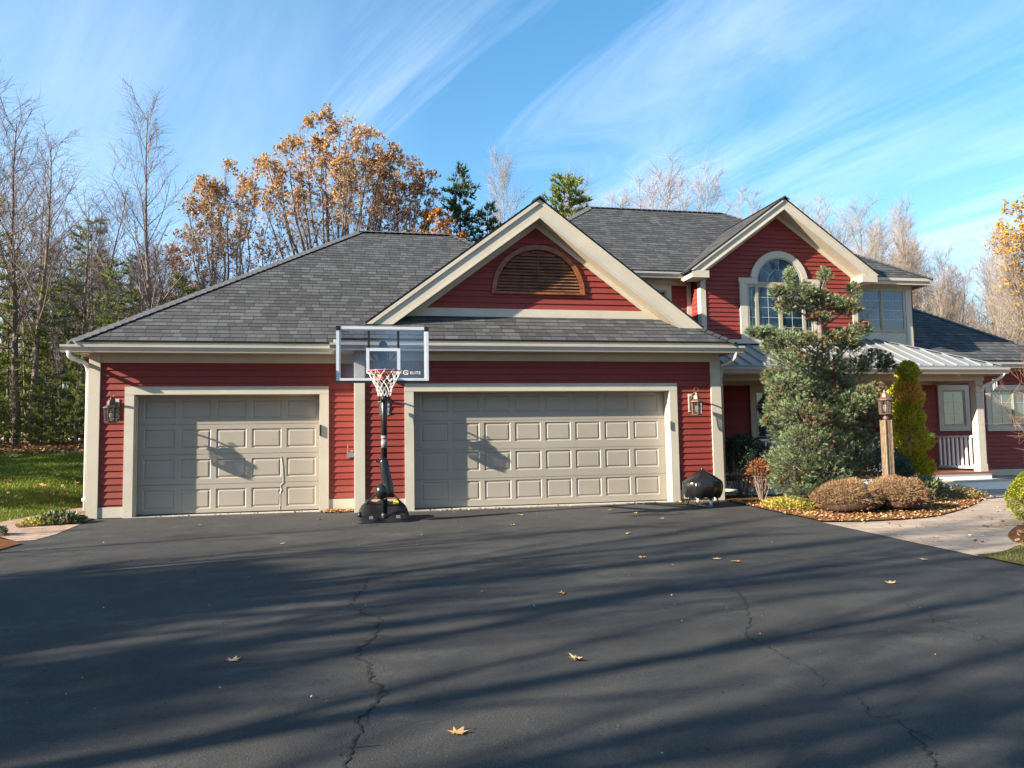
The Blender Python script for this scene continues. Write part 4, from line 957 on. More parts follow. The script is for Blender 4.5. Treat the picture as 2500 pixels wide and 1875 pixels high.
# rim + net
RC = (4.888, -3.10-.135-.229, 2.205); RR = .232
mb = MB(); mb.torus(RC, RR, .0095, 'z', 40, 8)
mb.box(4.80,4.975,YB-.05,YB-.024,2.10,2.215); mb.bar((4.83,YB-.04,2.20),(4.83,YB-.15,2.20),.02,.012); mb.bar((4.945,YB-.04,2.20),(4.945,YB-.15,2.20),.02,.012)
mb.prism([(4.80,YB-.04,2.195),(4.975,YB-.04,2.195),(5.04,YB-.19,2.203),(4.735,YB-.19,2.203)], (0,0,.005)); mb.build('rim', RIMR, bb, True)
mb = MB(); nn = 12; prof = [(RR,0.0),(.205,-.075),(.165,-.14),(.135,-.195),(.112,-.25),(.098,-.30),(.092,-.355)]
for k in range(nn):
    for s_ in (-1, 1):
        pts = []
        for i, (r, z) in enumerate(prof):
            t = 2*PI*(k + s_*(.5 if i % 2 == 1 else 0)*1.0)/nn
            t = 2*PI*(k+.5*s_*(i % 2))/nn if i else 2*PI*k/nn
            pts.append((RC[0]+r*math.cos(t), RC[1]+r*math.sin(t), RC[2]+z))
        mb.tube(pts, .0046, 4)
    t = 2*PI*k/nn; t1 = t+.07; t2 = t-.07
    mb.tube([(RC[0]+RR*1.0*math.cos(t1),RC[1]+RR*math.sin(t1),RC[2]-.01),(RC[0]+RR*1.03*math.cos(t),RC[1]+RR*1.03*math.sin(t),RC[2]+.013),(RC[0]+RR*math.cos(t2),RC[1]+RR*math.sin(t2),RC[2]-.03)], .004, 4)
mb.build('net', NET, bb)

# ------------------------------------------------------------------ covered fire pit, can, wall bracket, wreath, chime
fp = empty('covered_fire_pit', (10.73,-1.25,T(10.73,-1.25)), 'round fire pit under a black vinyl cover beside the garage corner', 'fire pit')
mb = MB(); n = 72; prof = [(.005,.628),(.05,.60),(.16,.53),(.27,.455),(.335,.405),(.358,.375),(.362,.30),(.350,.22),(.325,.15),(.30,.105)]
V = []; r5 = random.Random(11)
ph = [r5.uniform(0, 6) for _ in range(8)]
for i, (r, z) in enumerate(prof):
    for j in range(n):
        t = 2*PI*j/n; k = 1
        if i >= 5: k = 1 + .026*math.sin(9*t+ph[0]) + .055*(i-5)/4*math.sin(14*t+ph[1]) + .018*math.sin(23*t+ph[2])
        elif i >= 2: k = 1 + .008*math.sin(12*t+ph[3])
        V.append((10.73+r*k*math.cos(t), -1.25+r*k*math.sin(t), z + (.015*math.sin(11*t+ph[4]) if i == len(prof)-1 else 0)))
mb.faces(V, [(i*n+j, i*n+(j+1)%n, (i+1)*n+(j+1)%n, (i+1)*n+j) for i in range(len(prof)-1) for j in range(n)] + [tuple(range(n))]); mb.build('cover', VINYL, fp, True)
for t in (.6, 2.3, 3.9, 5.5):
    mb = MB(); cx_, cy_ = 10.73+.24*math.cos(t), -1.25+.24*math.sin(t); mb.bar((cx_,cy_,.14),(10.73+.31*math.cos(t),-1.25+.31*math.sin(t),T(0,-1.25)+.01),.04,.012); mb.build('leg', BLACKM, fp)
mb = MB(); mb.lathe([(.10,.10),(.22,.14),(.29,.2)], 20, (10.73,-1.25,0)); mb.build('bowl', BLACKM, fp, True)
mb = MB(); mb.lathe([(.028,0),(.032,.004),(.032,.118),(.027,.125)], 16, (10.715,-1.60,T(0,-1.6)+.005)); tag(mb.build('can', CANM, smooth=True), 'small blue and silver can standing under the fire pit cover', 'can')
hb = empty('hose_bracket', (4.40,-.03,1.05), 'small wooden and metal bracket on the wall left of the hoop', 'bracket')
mb = MB(); mb.bar((4.345,-.08,.93),(4.355,-.08,1.185),.016,.02); mb.build('upright', CEDAR, hb)
mb = MB(); mb.box(4.36,4.47,-.035,-.018,.93,1.03); mb.box(4.37,4.46,-.10,-.03,.945,.955); mb.tube([(4.42,-.03,1.06),(4.42,-.09,1.05)],.018,8); mb.tube([(4.40,-.09,1.05),(4.45,-.10,1.05)],.012,6); mb.build('holder', GREY, hb)
wr = MB(); rw = random.Random(9)
for k in range(420):
    t = rw.uniform(0,2*PI); p = Vector((16.61+.17*math.cos(t)+rw.gauss(0,.025), 1.60+rw.gauss(0,.015), 1.48+.17*math.sin(t)+rw.gauss(0,.025)))
    d = Vector((rw.gauss(0,1),rw.gauss(0,.5),rw.gauss(0,1))).normalized()*.04; e = d.orthogonal().normalized()*.018
    wr.face([p-d,p+e,p+d,p-e])
tag(wr.build('door_wreath', LBARB), 'russet wreath hanging on the shaded front door', 'wreath')
ch = empty('wind_chime', (19.45,1.2,2.6), 'wind chime hanging from the eave left of the double window', 'wind chime')
mb = MB(); mb.tube([(19.45,1.2,2.80),(19.45,1.2,2.50)],.003,4); mb.lathe([(.05,2.49),(.05,2.50)],12,(19.45,1.2,0)); mb.tube([(19.45,1.2,2.5),(19.45,1.2,2.10)],.002,4); mb.build('hanger', BLACKM, ch)
for k, l_ in enumerate((.20,.23,.26,.22,.18)):
    t = 2*PI*k/5; m_ = MB(); m_.tube([(19.45+.04*math.cos(t),1.2+.04*math.sin(t),2.46),(19.45+.04*math.cos(t),1.2+.04*math.sin(t),2.46-l_)],.007,6); m_.build('chime_tube', ALU, ch)
mb = MB(); mb.lathe([(.005,-.036),(.034,-.0),(.005,.036)],14,(19.45,1.2,2.08)); mb.build('wind_catcher', WHITE, ch, True)
mb = MB(); mb.tube([(13.27,-5.10,T(0,-5.1)+.04),(13.45,-5.17,T(0,-5.1)+.045),(13.75,-5.24,T(0,-5.2)+.05),(14.2,-5.3,T(0,-5.2)+.06)],[.016,.014,.012,.006],6); tag(mb.build('stick', BARK, smooth=True), 'bare brown stick lying across the walk by the boxwood', 'stick')

# ------------------------------------------------------------------ vegetation generators
def rand_dir(rg): 
    while True:
        v = Vector((rg.uniform(-1,1), rg.uniform(-1,1), rg.uniform(-1,1)))
        if .05 < v.length < 1: return v.normalized()
def limb(rg, p, d, length, n, r0, r1, wander, up, mb, sides):
    pts = [p.copy()]; rad = [r0]; d = d.normalized(); st = length/n
    for i in range(n):
        d = (d + rand_dir(rg)*wander + Z_*up).normalized(); p = p + d*st; pts.append(p.copy()); rad.append(r0+(r1-r0)*((i+1)/n)**.8)
    mb.tube(pts, rad, sides, caps=False); return pts, rad
def at(pts, t):
    f = t*(len(pts)-1); i = min(int(f), len(pts)-2); return pts[i].lerp(pts[i+1], f-i), (pts[i+1]-pts[i]).normalized()

def bare_tree(seed, H, r0, first=.3, n1=26, n2=8, n3=5, spread=.34, elev=50, up=.045, forks=1, tipl=.8, leafcb=None, wander=.07, l2=.50):
    rg = random.Random(seed); tr = MB(); cr = MB(); tips = []
    trunks = []
    base = Vector((0,0,-.3))
    if forks == 1:
        pts, rad = limb(rg, base, Vector((rg.uniform(-.05,.05),rg.uniform(-.05,.05),1)), H+.3, 14, r0, r0*.08, wander*.6, .06, tr, 8); trunks.append((pts, rad, H))
    else:
        pts, rad = limb(rg, base, Vector((0,0,1)), H*.22, 4, r0, r0*.85, .03, .05, tr, 8)
        for k in range(forks):
            az = 2*PI*k/forks+rg.uniform(-.4,.4); ev = math.radians(rg.uniform(58,78)); d = Vector((math.cos(az)*math.cos(ev), math.sin(az)*math.cos(ev), math.sin(ev)))
            l_ = H*rg.uniform(.62,.80); p2, r2 = limb(rg, pts[-1]-Vector((0,0,.1)), d, l_, 10, r0*.62, r0*.06, wander, .05, tr, 7); trunks.append((p2, r2, l_))
    for (pts, rad, Hh) in trunks:
        az = rg.uniform(0, 6); f0 = first if forks == 1 else .12
        nb = n1 if forks == 1 else max(6, int(n1/forks*1.2))
        for i in range(nb):
            t = f0 + (1-f0)*((i+.5)/nb)**.9*.97; p, td = at(pts, t); az += 2.4+rg.uniform(-.5,.5)
            ev = math.radians(elev+rg.uniform(-12,14)+t*12); d = Vector((math.cos(az)*math.cos(ev), math.sin(az)*math.cos(ev), math.sin(ev)))
            ln = H*spread*(1-.72*(t-f0)/(1-f0))*rg.uniform(.65,1.15)
            rb = max(.012, rad[min(len(rad)-1, int(t*(len(rad)-1)))]*.42)
            bp_, br_ = limb(rg, p, d, ln, 6, rb, .007, wander*1.1, up, cr, 5)
            for j in range(n2):
                t2 = .2+.78*(j+rg.random())/n2; q, bd = at(bp_, t2)
                d2 = (bd + rand_dir(rg)*.95 + Z_*.12).normalized(); l2_ = ln*l2*(1.1-.65*t2)*rg.uniform(.6,1.2)
                cp, c_ = limb(rg, q, d2, l2_, 4, max(.008, rb*.34), .004, wander*1.5, up, cr, 3)
                for k in range(n3):
                    t3 = .15+.85*(k+rg.random())/n3; s_, sd = at(cp, min(t3, .99)); d3 = (sd + rand_dir(rg)*1.0 + Z_*.15).normalized(); l3 = tipl*rg.uniform(.35,1.1)
                    e1 = s_ + d3*l3*.5; e2 = e1 + (d3+rand_dir(rg)*.3+Z_*.15).normalized()*l3*.5
                    cr.tube([s_, e1, e2], [.0048, .0036, .0015], 3, caps=False); tips.append((e1, e2))
    return tr, cr, tips

def put_tree(name, trunk_me, crown_me, extra, loc, rz, sc, label, cat, group=None):
    r = empty(name, loc, label, cat, group); r.rotation_euler = (0, 0, rz); r.scale = (sc[0], sc[0], sc[1]) if hasattr(sc, '__len__') else (sc,)*3
    for nm, me in [('trunk', trunk_me), ('crown', crown_me)] + extra:
        if me is None: continue
        o = bpy.data.objects.new(nm, me); COL.objects.link(o); o.parent = r
    return r
def mesh_of(mb, name, mats, smooth=False):
    o = mb.build(name, mats, smooth=smooth); me = o.data; bpy.data.objects.remove(o); return me

def leaves_on(tips, rg, n, size, mb, keep=lambda p: True, spread=.18, cluster=3):
    c = 0; tries = 0
    while c < n and tries < n*6:
        tries += 1
        a, b_ = rg.choice(tips); p = a.lerp(b_, rg.uniform(0,1.15)) 
        if not keep(p): continue
        p = p + rand_dir(rg)*spread*rg.random()
        for k in range(cluster):
            q = p + rand_dir(rg)*size*1.0; d = (rand_dir(rg)+Vector((0,0,-.4))).normalized()*size*.5*rg.uniform(.7,1.3); e = d.orthogonal().normalized(); e.rotate(Matrix.Rotation(rg.uniform(0,6), 3, d.normalized())); e *= d.length*.75
            mb.face([q-d, q-d*.1+e, q+d, q-d*.1-e]); c += 1

def pine(seed, H, R, nlayer, r0, clump, dens, base=.15, droop=.0, ncl=5, cone=1.0, w=.010):
    rg = random.Random(seed); tr = MB(); lf = MB()
    pts, rad = limb(rg, Vector((0,0,-.3)), Vector((0,0,1)), H+.2, 12, r0, r0*.08, .025, .08, tr, 8)
    for i in range(nlayer):
        t = base+(1-base)*(i/nlayer); p, td = at(pts, min(.99,t)); prof = (1-((t-base)/(1-base)))**(.75*cone)*.92+.08
        nb = rg.randint(4,6)
        for k in range(nb):
            az = rg.uniform(0,2*PI); ln = R*prof*rg.uniform(.55,1.15); ev = rg.uniform(-.1,.35)-droop
            d = Vector((math.cos(az), math.sin(az), math.sin(ev)))
            bp_, br_ = limb(rg, p, d, ln, 6, max(.012,.02*ln), .005, .10, .03, tr, 4)
            m = max(3, int(ln*dens))
            for j in range(m):
                t2 = .22+.80*(j+rg.random())/m; q, bd = at(bp_, min(t2,.99)); q = q + Vector((rg.gauss(0,.11),rg.gauss(0,.11),rg.gauss(0,.05)))*ln*.6*(1.15-abs(t2-.6))
                out = (bd + Z_*.5 + rand_dir(rg)*.5).normalized()
                for s_ in range(ncl):
                    dd = (out + rand_dir(rg)*.75).normalized()*clump*rg.uniform(.7,1.2); e = dd.cross(rand_dir(rg)).normalized()*w*rg.uniform(.8,1.6)
                    lf.face([q-e, q+e, q+dd+e*.3, q+dd-e*.3])
    return tr, lf

# ---- prototypes
protoB = []
for sd, H, r0, kw in ((1,16,.15,dict(n1=34,n2=8,n3=4,spread=.30,elev=50,wander=.07)), (2,14.5,.12,dict(n1=30,n2=7,n3=4,spread=.26,elev=54,wander=.06)), (3,16.5,.17,dict(n1=30,n2=8,n3=4,spread=.42,elev=44,wander=.07)), (4,12.5,.075,dict(n1=26,n2=6,n3=3,spread=.22,elev=52,wander=.06))):
    t_, c_, tips = bare_tree(sd, H, r0, **kw); protoB.append((mesh_of(t_, 'bare_trunk', BARK, True), mesh_of(c_, 'bare_crown', TWIG), H))
protoR = []
for sd, H, r0, kw in ((11,13,.20,dict(n1=60,n2=9,n3=5,spread=.30,elev=44,forks=7,wander=.08)), (12,12,.14,dict(n1=40,n2=9,n3=5,spread=.38,elev=44,wander=.08)), (13,12,.12,dict(n1=40,n2=9,n3=5,spread=.32,elev=50,wander=.07))):
    t_, c_, tips = bare_tree(sd, H, r0, **kw); protoR.append((mesh_of(t_, 'pale_trunk', BARKP, True), mesh_of(c_, 'pale_crown', TWIGP), H))
protoP = []
for sd, H, R in ((21,7,2.0),(22,9,2.4)):
    t_, l_ = pine(sd, H, R, int(H*2.6), .08, .22, 8, base=.08, ncl=9, w=.015); protoP.append((mesh_of(t_, 'pine_trunk', BARK, True), mesh_of(l_, 'pine_crown', NPINEL), H))
t_, l_ = pine(23, 13, 2.3, 46, .2, .26, 8, base=.1, ncl=8, w=.022, cone=.55); protoE = (mesh_of(t_, 'evergreen_trunk', BARK, True), mesh_of(l_, 'evergreen_crown', NPINE), 13)
t_, l_ = pine(24, 13, 2.4, 50, .2, .26, 9, base=.1, ncl=9, w=.024, cone=.45); protoE2 = (mesh_of(t_, 'evergreen_trunk', BARK, True), mesh_of(l_, 'evergreen_crown', NPINEL), 13)

def Tz(x, y): return T(x, y)-.05
# ---- left wood: notable bare trees
LB = 'slender bare grey tree standing in the leafless wood left of the garage'
GB = 'bare trees of the wood left of the garage'
rt = random.Random(42)
spots = [(-9.7,17.5,2,1.05),(-8.4,19.0,0,1.08),(-7.1,16.8,0,.95),(-6.4,20.5,2,.90),(-5.6,17.8,1,1.02),(-4.9,21.5,0,.86),(-4.0,19.2,1,.98),(-3.2,23.0,1,.98),(-11.2,20.0,2,1.05),(-2.9,25.5,3,1.05),(-4.2,27.0,0,.88),
         (-7.9,25,1,1.05),(-10.2,26,0,1.0),(-6.0,28,3,1.15),(-8.9,31,1,1.1),(-12.8,28,2,.98),(-5.3,33,0,1.0),(-2.0,30,1,.92),(-1.1,34,3,1.15),(-11.8,36,0,1.05),(-14.5,35,1,1.1),(-7.2,38,2,.92)]
for (x, y, k, s_) in spots:
    p = protoB[k]; hf = max(.60, min(.78, .78-.035*(x+.41*(y-15)+7.2)))*rt.uniform(.93,1.05); put_tree('bare_tree', p[0], p[1], [], (x,y,Tz(x,y)), rt.uniform(0,6), (s_, s_*hf), LB, 'tree', GB)
for i in range(62):
    y = rt.uniform(19,46); x = -7.7-(y-15)*.41+rt.uniform(0,1)*(6.8+(y-15)*.32)-.6; p = protoB[rt.choice((1,3,3))]
    put_tree('bare_tree', p[0], p[1], [], (x,y,Tz(x,y)), rt.uniform(0,6), (rt.uniform(.45,.75), rt.uniform(.5,.82)), LB, 'tree', GB)
p = protoB[0]; put_tree('bare_tree', p[0], p[1], [], (-3.0,17.0,Tz(-3,17.0)), 1.0, (.95,.80), 'tall bare tree with a pale trunk rising behind the left hip of the garage roof', 'tree')
for (x,y,s_,k) in ((-8.6,15.0,.60,1),(-6.2,15.6,.42,0),(-2.2,17.2,.75,1),(-7.9,15.6,.55,0),(-6.6,17.4,.72,1),(-5.2,15.5,.50,0),(-4.2,17.0,.80,1),(-9.2,16.4,.72,1),(-3.0,18.6,.80,0),(-10.6,18.6,1.05,1),(-6.0,21.0,.8,0),(-8.6,22.5,1.0,1),(-2.6,21.5,.62,1),(-11.6,16.8,1.1,1),(-1.6,19.5,.72,0),(-9.9,22.0,1.15,0),(-7.2,24.0,1.2,1),(-5.0,23.5,1.0,0),(-11.5,24.5,1.3,1),(-3.4,20.2,.7,1),(-9.0,27.0,1.2,0),(-6.2,27.5,1.1,1)):
    p = protoP[k]; put_tree('pine_tree', p[0], p[1], [], (x,y,Tz(x,y)), rt.uniform(0,6), s_, 'low green pine with soft needles among the bare trees left of the garage', 'pine', 'young pines in the left wood')
for i in range(58):
    y = rt.uniform(47,78); x = -6-(y-15)*.40+rt.uniform(0,1)*(14+(y-15)*.52); p = protoB[rt.choice((0,1,3))]
    put_tree('bare_tree', p[0], p[1], [], (x,y,Tz(x,y)), rt.uniform(0,6), rt.uniform(.75,1.0), LB, 'tree', GB)
    if i % 2 == 0: p = protoP[i//2 % 2]; put_tree('pine_tree', p[0], p[1], [], (x+1.7,y-3,Tz(x,y)), rt.uniform(0,6), rt.uniform(.7,1.2), 'low green pine with soft needles among the bare trees left of the garage', 'pine', 'young pines in the left wood')
for i in range(46):
    y = rt.uniform(13.6,24); x = -7.2-(y-15)*.41+rt.uniform(-.6,1)*(6.0+(y-15)*.32); p = protoB[3]
    put_tree('sapling', p[0], p[1], [], (x,y,Tz(x,y)), rt.uniform(0,6), (rt.uniform(.18,.34), rt.uniform(.16,.34)), 'thin leafless sapling in the brown undergrowth at the edge of the left wood', 'sapling', 'saplings at the edge of the left wood')
# ---- ochre maples
def maple(seed, H, r0, nlimb, nleaf, size, lmat, loc, label, rad=(4,4), cz=.66, dens0=.35, elev=(50,84), rz=0, fork=.2):
    """vase-shaped tree: limbs fan out from a low fork up to an ellipsoidal crown; leaves sit on the outer, upper twigs"""
    rg = random.Random(seed); tr = MB(); cr = MB(); lf = MB(); tips = []
    C0 = Vector((0,0,H*cz)); RX = rad[0]; RZ = H*(1-cz)
    pts, rd = limb(rg, Vector((0,0,-.3)), Vector((0,0,1)), H*fork, 4, r0, r0*.9, .03, .05, tr, 9)
    for k in range(nlimb):
        az = k*2.4+rg.uniform(-.3,.3); f = (k+.5)/nlimb; hor = math.sqrt(f)*.93
        tx = RX*hor; top = Vector((math.cos(az)*tx, math.sin(az)*tx*rad[1]/rad[0], C0.z+RZ*math.sqrt(max(.02,1-hor*hor))*rg.uniform(.80,.98)))
        s0 = pts[-1]+Vector((0,0,rg.uniform(-.5,.1))); n = 9; P = []
        for i in range(n+1):
            t = i/n; q = s0.lerp(top, t); out = Vector((top.x,top.y,0))*(math.sin(t*PI)*.16-.0); P.append(q+out*(1-t)+rand_dir(rg)*.12*min(1,t*3))
        R_ = [max(.012, r0*.55*(1-.93*(i/n)**.8)) for i in range(n+1)]; tr.tube(P, R_, 6, caps=False)
        nb = 12
        for j in range(nb):
            t = .25+.74*(j+rg.random())/nb; p, bd = at(P, min(t,.99)); d = (bd*.9+rand_dir(rg)*.8).normalized(); ln = RX*.42*(1.15-.75*t)*rg.uniform(.6,1.2)
            b1, _ = limb(rg, p, d, ln, 5, max(.008,R_[int(t*n)]*.4), .004, .14, .10, cr, 4)
            for m_ in range(8):
                q, b2 = at(b1, rg.uniform(.2,.99)); d2 = (b2*.6+rand_dir(rg)*.9+Z_*.25).normalized(); c1, _ = limb(rg, q, d2, ln*.42*rg.uniform(.6,1.2), 3, .006, .003, .16, .10, cr, 3)
                for u_ in range(4):
                    s1, b3 = at(c1, rg.uniform(.2,.99)); e1 = s1+(b3+rand_dir(rg)*.8).normalized()*.35*rg.uniform(.5,1.1); e2 = e1+(b3+rand_dir(rg)*.8).normalized()*.2
                    cr.tube([s1,e1,e2],[.004,.003,.0015],3,caps=False); tips.append((e1,e2))
    cnt = 0
    while cnt < nleaf:
        a_, b_ = rg.choice(tips); p = a_.lerp(b_, rg.random()); e = (p.z-(C0.z-RZ*.6))/(RZ*1.6); rr = math.hypot(p.x/RX, p.y/rad[1]); sh = math.sqrt(rr*rr+max(0,(p.z-C0.z)/RZ)**2)
        clump = mnoise.noise(p*.55+Vector((seed,0,0)))
        pr_ = sstep((e-dens0)/.5)*(.35+.65*sstep((sh-.45)/.4))*(1 if clump > -.12 else .25)
        if rg.random() > pr_+.012: cnt += .02; continue
        for k in range(5):
            q = p+rand_dir(rg)*size*1.3*rg.random(); d = (rand_dir(rg)+Vector((0,0,-.5))).normalized()*size*.5*rg.uniform(.7,1.3); e_ = d.orthogonal().normalized(); e_.rotate(Matrix.Rotation(rg.uniform(0,6), 3, d.normalized())); e_ *= d.length*.8
            lf.face([q-d, q-d*.1+e_, q+d, q-d*.1-e_]); cnt += 1
    return put_tree('maple_tree', mesh_of(tr,'maple_trunk',BARK,True), mesh_of(cr,'maple_branches',TWIG), [('foliage', mesh_of(lf,'maple_leaves',lmat))], (loc[0],loc[1],Tz(*loc)), rz, 1.0, label, 'tree')
def keep_top(H, a, b, rg=random.Random(77)):
    return lambda p: rg.random() < sstep((p.z/H-a)/(b-a))*.97+.03
maple(51, 16.3, .26, 26, 34000, .095, LOCHRE, (3.7,24), 'large round-topped tree full of golden brown leaves behind the garage roof', (4.3,3.2), .60, .34)
maple(52, 14.9, .18, 14, 6500, .11, LPINK, (7.3,25.5), 'half bare pinkish brown tree right of the large golden tree', (2.3,2.2), .66, .35)
maple(53, 12.4, .16, 16, 10500, .095, LOCHRE, (-.9,21.5), 'smaller golden brown tree left of the large golden tree', (2.6,2.4), .62, .25)
maple(54, 10.9, .13, 9, 9500, .125, LRUST, (8.4,22.5), 'rust coloured leafy tree just above the garage ridge', (1.6,1.6), .70, .05)
maple(55, 9.6, .10, 7, 3000, .11, LPINK, (-4.0,24), 'thin tree with scattered dull golden leaves in the left wood', (1.7,1.7), .6, .2)
maple(56, 12.2, .16, 14, 5200, .12, LGOLD, (38.0,17.5), 'golden leaved tree at the far right edge', (2.9,2.6), .60, .15)
# undergrowth trees that fill the view between maple stems
for (x,y,k,s_) in ((.6,27,1,.72),(1.8,31,3,.85),(5.5,30,1,.72),(3.0,34,3,.95),(6.8,33,0,.68),(-.4,31,3,.9),(9.6,34,1,.8),(11.2,30,3,.9)):
    p = protoB[k]; put_tree('bare_tree', p[0], p[1], [], (x,y,Tz(x,y)), rt.uniform(0,6), s_, 'thin bare tree seen between the stems behind the golden tree', 'tree', 'thin bare trees behind the golden tree')
# evergreens over the roof
put_tree('evergreen_tree', protoE[0], protoE[1], [], (10.3,27,Tz(9.9,27)), .5, (.95,1.14), 'dark evergreen right of the golden trees above the garage ridge', 'evergreen')
put_tree('evergreen_tree', protoE[0], protoE[1], [], (11.6,27.5,Tz(11,28)), 2.5, (.75,1.02), 'shorter dark evergreen touching the right side of its taller neighbour', 'evergreen')
put_tree('evergreen_tree', protoE2[0], protoE2[1], [], (17.1,30,Tz(16,31)), 1.5, (1.0,1.24), 'sunny green evergreen between the garage gable and the upper roof', 'evergreen')
p = protoR[1]; put_tree('bare_tree', p[0], p[1], [], (13.7,31,Tz(13,31)), .3, (.9,1.34), 'pale bare tree between the two evergreens above the roof', 'tree')
# right hand wood
GR = 'pale bare trees of the wood right of the house'
LR = 'pale bare tree in the sunlit wood behind the right side of the house'
for (x,y,k,s_) in ((29.0,26,0,1.18),(31.5,28,0,1.18),(26.0,30,0,1.2),(33.0,24,1,1.05),(35.5,29,0,1.15),(34.5,22,2,1.0),(38,27,2,1.02),(40.5,30,2,.98),(37.0,22,2,.80),(42,25,1,.95),(24.5,34,1,1.45),(21.5,36,0,1.36),(19.0,38,1,1.42),(23.0,33,0,1.26),(26.8,33,1,1.38),(27.5,38,0,1.35),(44,33,2,1.05),(46,28,0,.95),(31,34,2,1.05),(39,20,2,.8),(30.5,20,1,.75),(28,23,2,.72),(33,19,2,.62),(36,18.5,2,.66)):
    p = protoR[k]; put_tree('bare_tree', p[0], p[1], [], (x,y,Tz(x,y)), rt.uniform(0,6), (s_*1.0, s_), LR, 'tree', GR)
for i in range(52):
    y = rt.uniform(20,46); x = 22+(y-14)*.45+rt.uniform(0,1)*(13+(y-14)*.4); p = protoR[rt.choice((1,2))]
    put_tree('bare_tree', p[0], p[1], [], (x,y,Tz(x,y)), rt.uniform(0,6), (rt.uniform(.6,.9), rt.uniform(.6,.9)), LR, 'tree', GR)
# ---- trees outside the frame whose shadows cross the driveway, and those behind the photographer
GS = 'trees standing west of the driveway'
shade = []
for sd, H, r0, kw in ((31,14,.26,dict(n1=18,n2=5,n3=2,spread=.30,elev=48,forks=2,wander=.06)),(32,13.5,.20,dict(n1=20,n2=5,n3=2,spread=.30,elev=46,first=.42,wander=.05)),(33,8,.13,dict(n1=16,n2=5,n3=3,spread=.30,elev=50,first=.25,wander=.06))):
    t_, c_, tips = bare_tree(sd, H, r0, **kw); shade.append((mesh_of(t_, 'shade_trunk', BARK, True), mesh_of(c_, 'shade_crown', TWIG), H))
for (x,y,k,s_) in ((-6.5,-14.9,1,1.0),(-7.6,-13.3,1,.95),(-11,-13.9,0,1.1),(-9.4,-12.3,1,.92),(-13.5,-11.8,1,1.0),(-15.5,-13.4,0,1.2),(-8.2,-10.3,1,.60),(-17,-12.6,1,1.2),
    (-6.4,-16.6,0,.9),(-12.5,-15.4,0,1.1),(-14.8,-16.9,0,1.15),(-9.6,-14.9,1,.9),(-10.2,-16.4,1,1.0),(-8.0,-18.4,0,1.0),(-12.2,-18.6,1,1.0),
    (-6.0,-8.9,2,1.0),(-9.8,-7.9,2,1.1),(-5.4,-7.0,2,.85),(-7.6,-5.7,2,.7),(-9.8,-4.6,2,.62)):
    p = shade[k]; put_tree('bare_tree', p[0], p[1], [], (x,y,Tz(x,y)), rt.uniform(0,6), s_, 'bare tree west of the driveway', 'tree', GS)
for (x,y,k,s_) in ((-15.5,-2.6,3,1.05),(-18.5,-.6,1,1.05),(-15.5,3.2,0,1.0),(-18,7,2,1.0),(-14,8.5,1,1.0),(-16,12,0,1.0),(-20,4.5,2,1.05)):
    p = protoB[k]; put_tree('bare_tree', p[0], p[1], [], (x,y,Tz(x,y)), rt.uniform(0,6), s_, 'bare tree west of the lawn', 'tree', 'trees west of the lawn')
for (x,y,s_,h_) in ((-17,-11.6,1.5,.80),(-19.5,-12.8,1.5,.90),(-15,-12.0,1.2,.66),(-23.5,-15.2,1.5,1.0),(-22,-13.0,1.0,.88),(-19.5,-15.2,.9,.80),(-24,-16.9,1.1,1.0),(-20.5,-18.4,1.0,.86),(-27,-14.6,1.2,1.12),(-29,-19.0,1.25,1.2),(-17.5,-11.2,.8,.62)):
    put_tree('evergreen_tree', protoE[0], protoE[1], [], (x,y,Tz(x,y)), rt.uniform(0,6), (s_,h_), 'evergreen west of the driveway', 'evergreen', 'evergreens west of the driveway')
for (x,y,s_) in ((-14,1.6,.56),(-16.5,-.4,.72),(-15.5,3.9,.66),(-13.5,6.0,.55),(-12,8.5,.62),(-15,9,.8),(-11.5,12,.6)):
    put_tree('evergreen_tree', protoE[0], protoE[1], [], (x,y,Tz(x,y)), rt.uniform(0,6), s_, 'evergreen west of the lawn', 'evergreen', 'evergreens west of the lawn')
for i in range(26):
    x = -20+i*2.6+rt.uniform(-1,1); y = -40+rt.uniform(-5,5); p = protoB[rt.choice((0,1,2))]
    put_tree('bare_tree', p[0], p[1], [], (x,y,Tz(x,y)), rt.uniform(0,6), 1.35, 'bare tree across the road from the house', 'tree', 'trees across the road')
    if i % 3 == 0: put_tree('evergreen_tree', protoE[0], protoE[1], [], (x+1.3,y+2,Tz(x,y)), rt.uniform(0,6), 1.4, 'evergreen across the road from the house', 'evergreen', 'evergreens across the road')

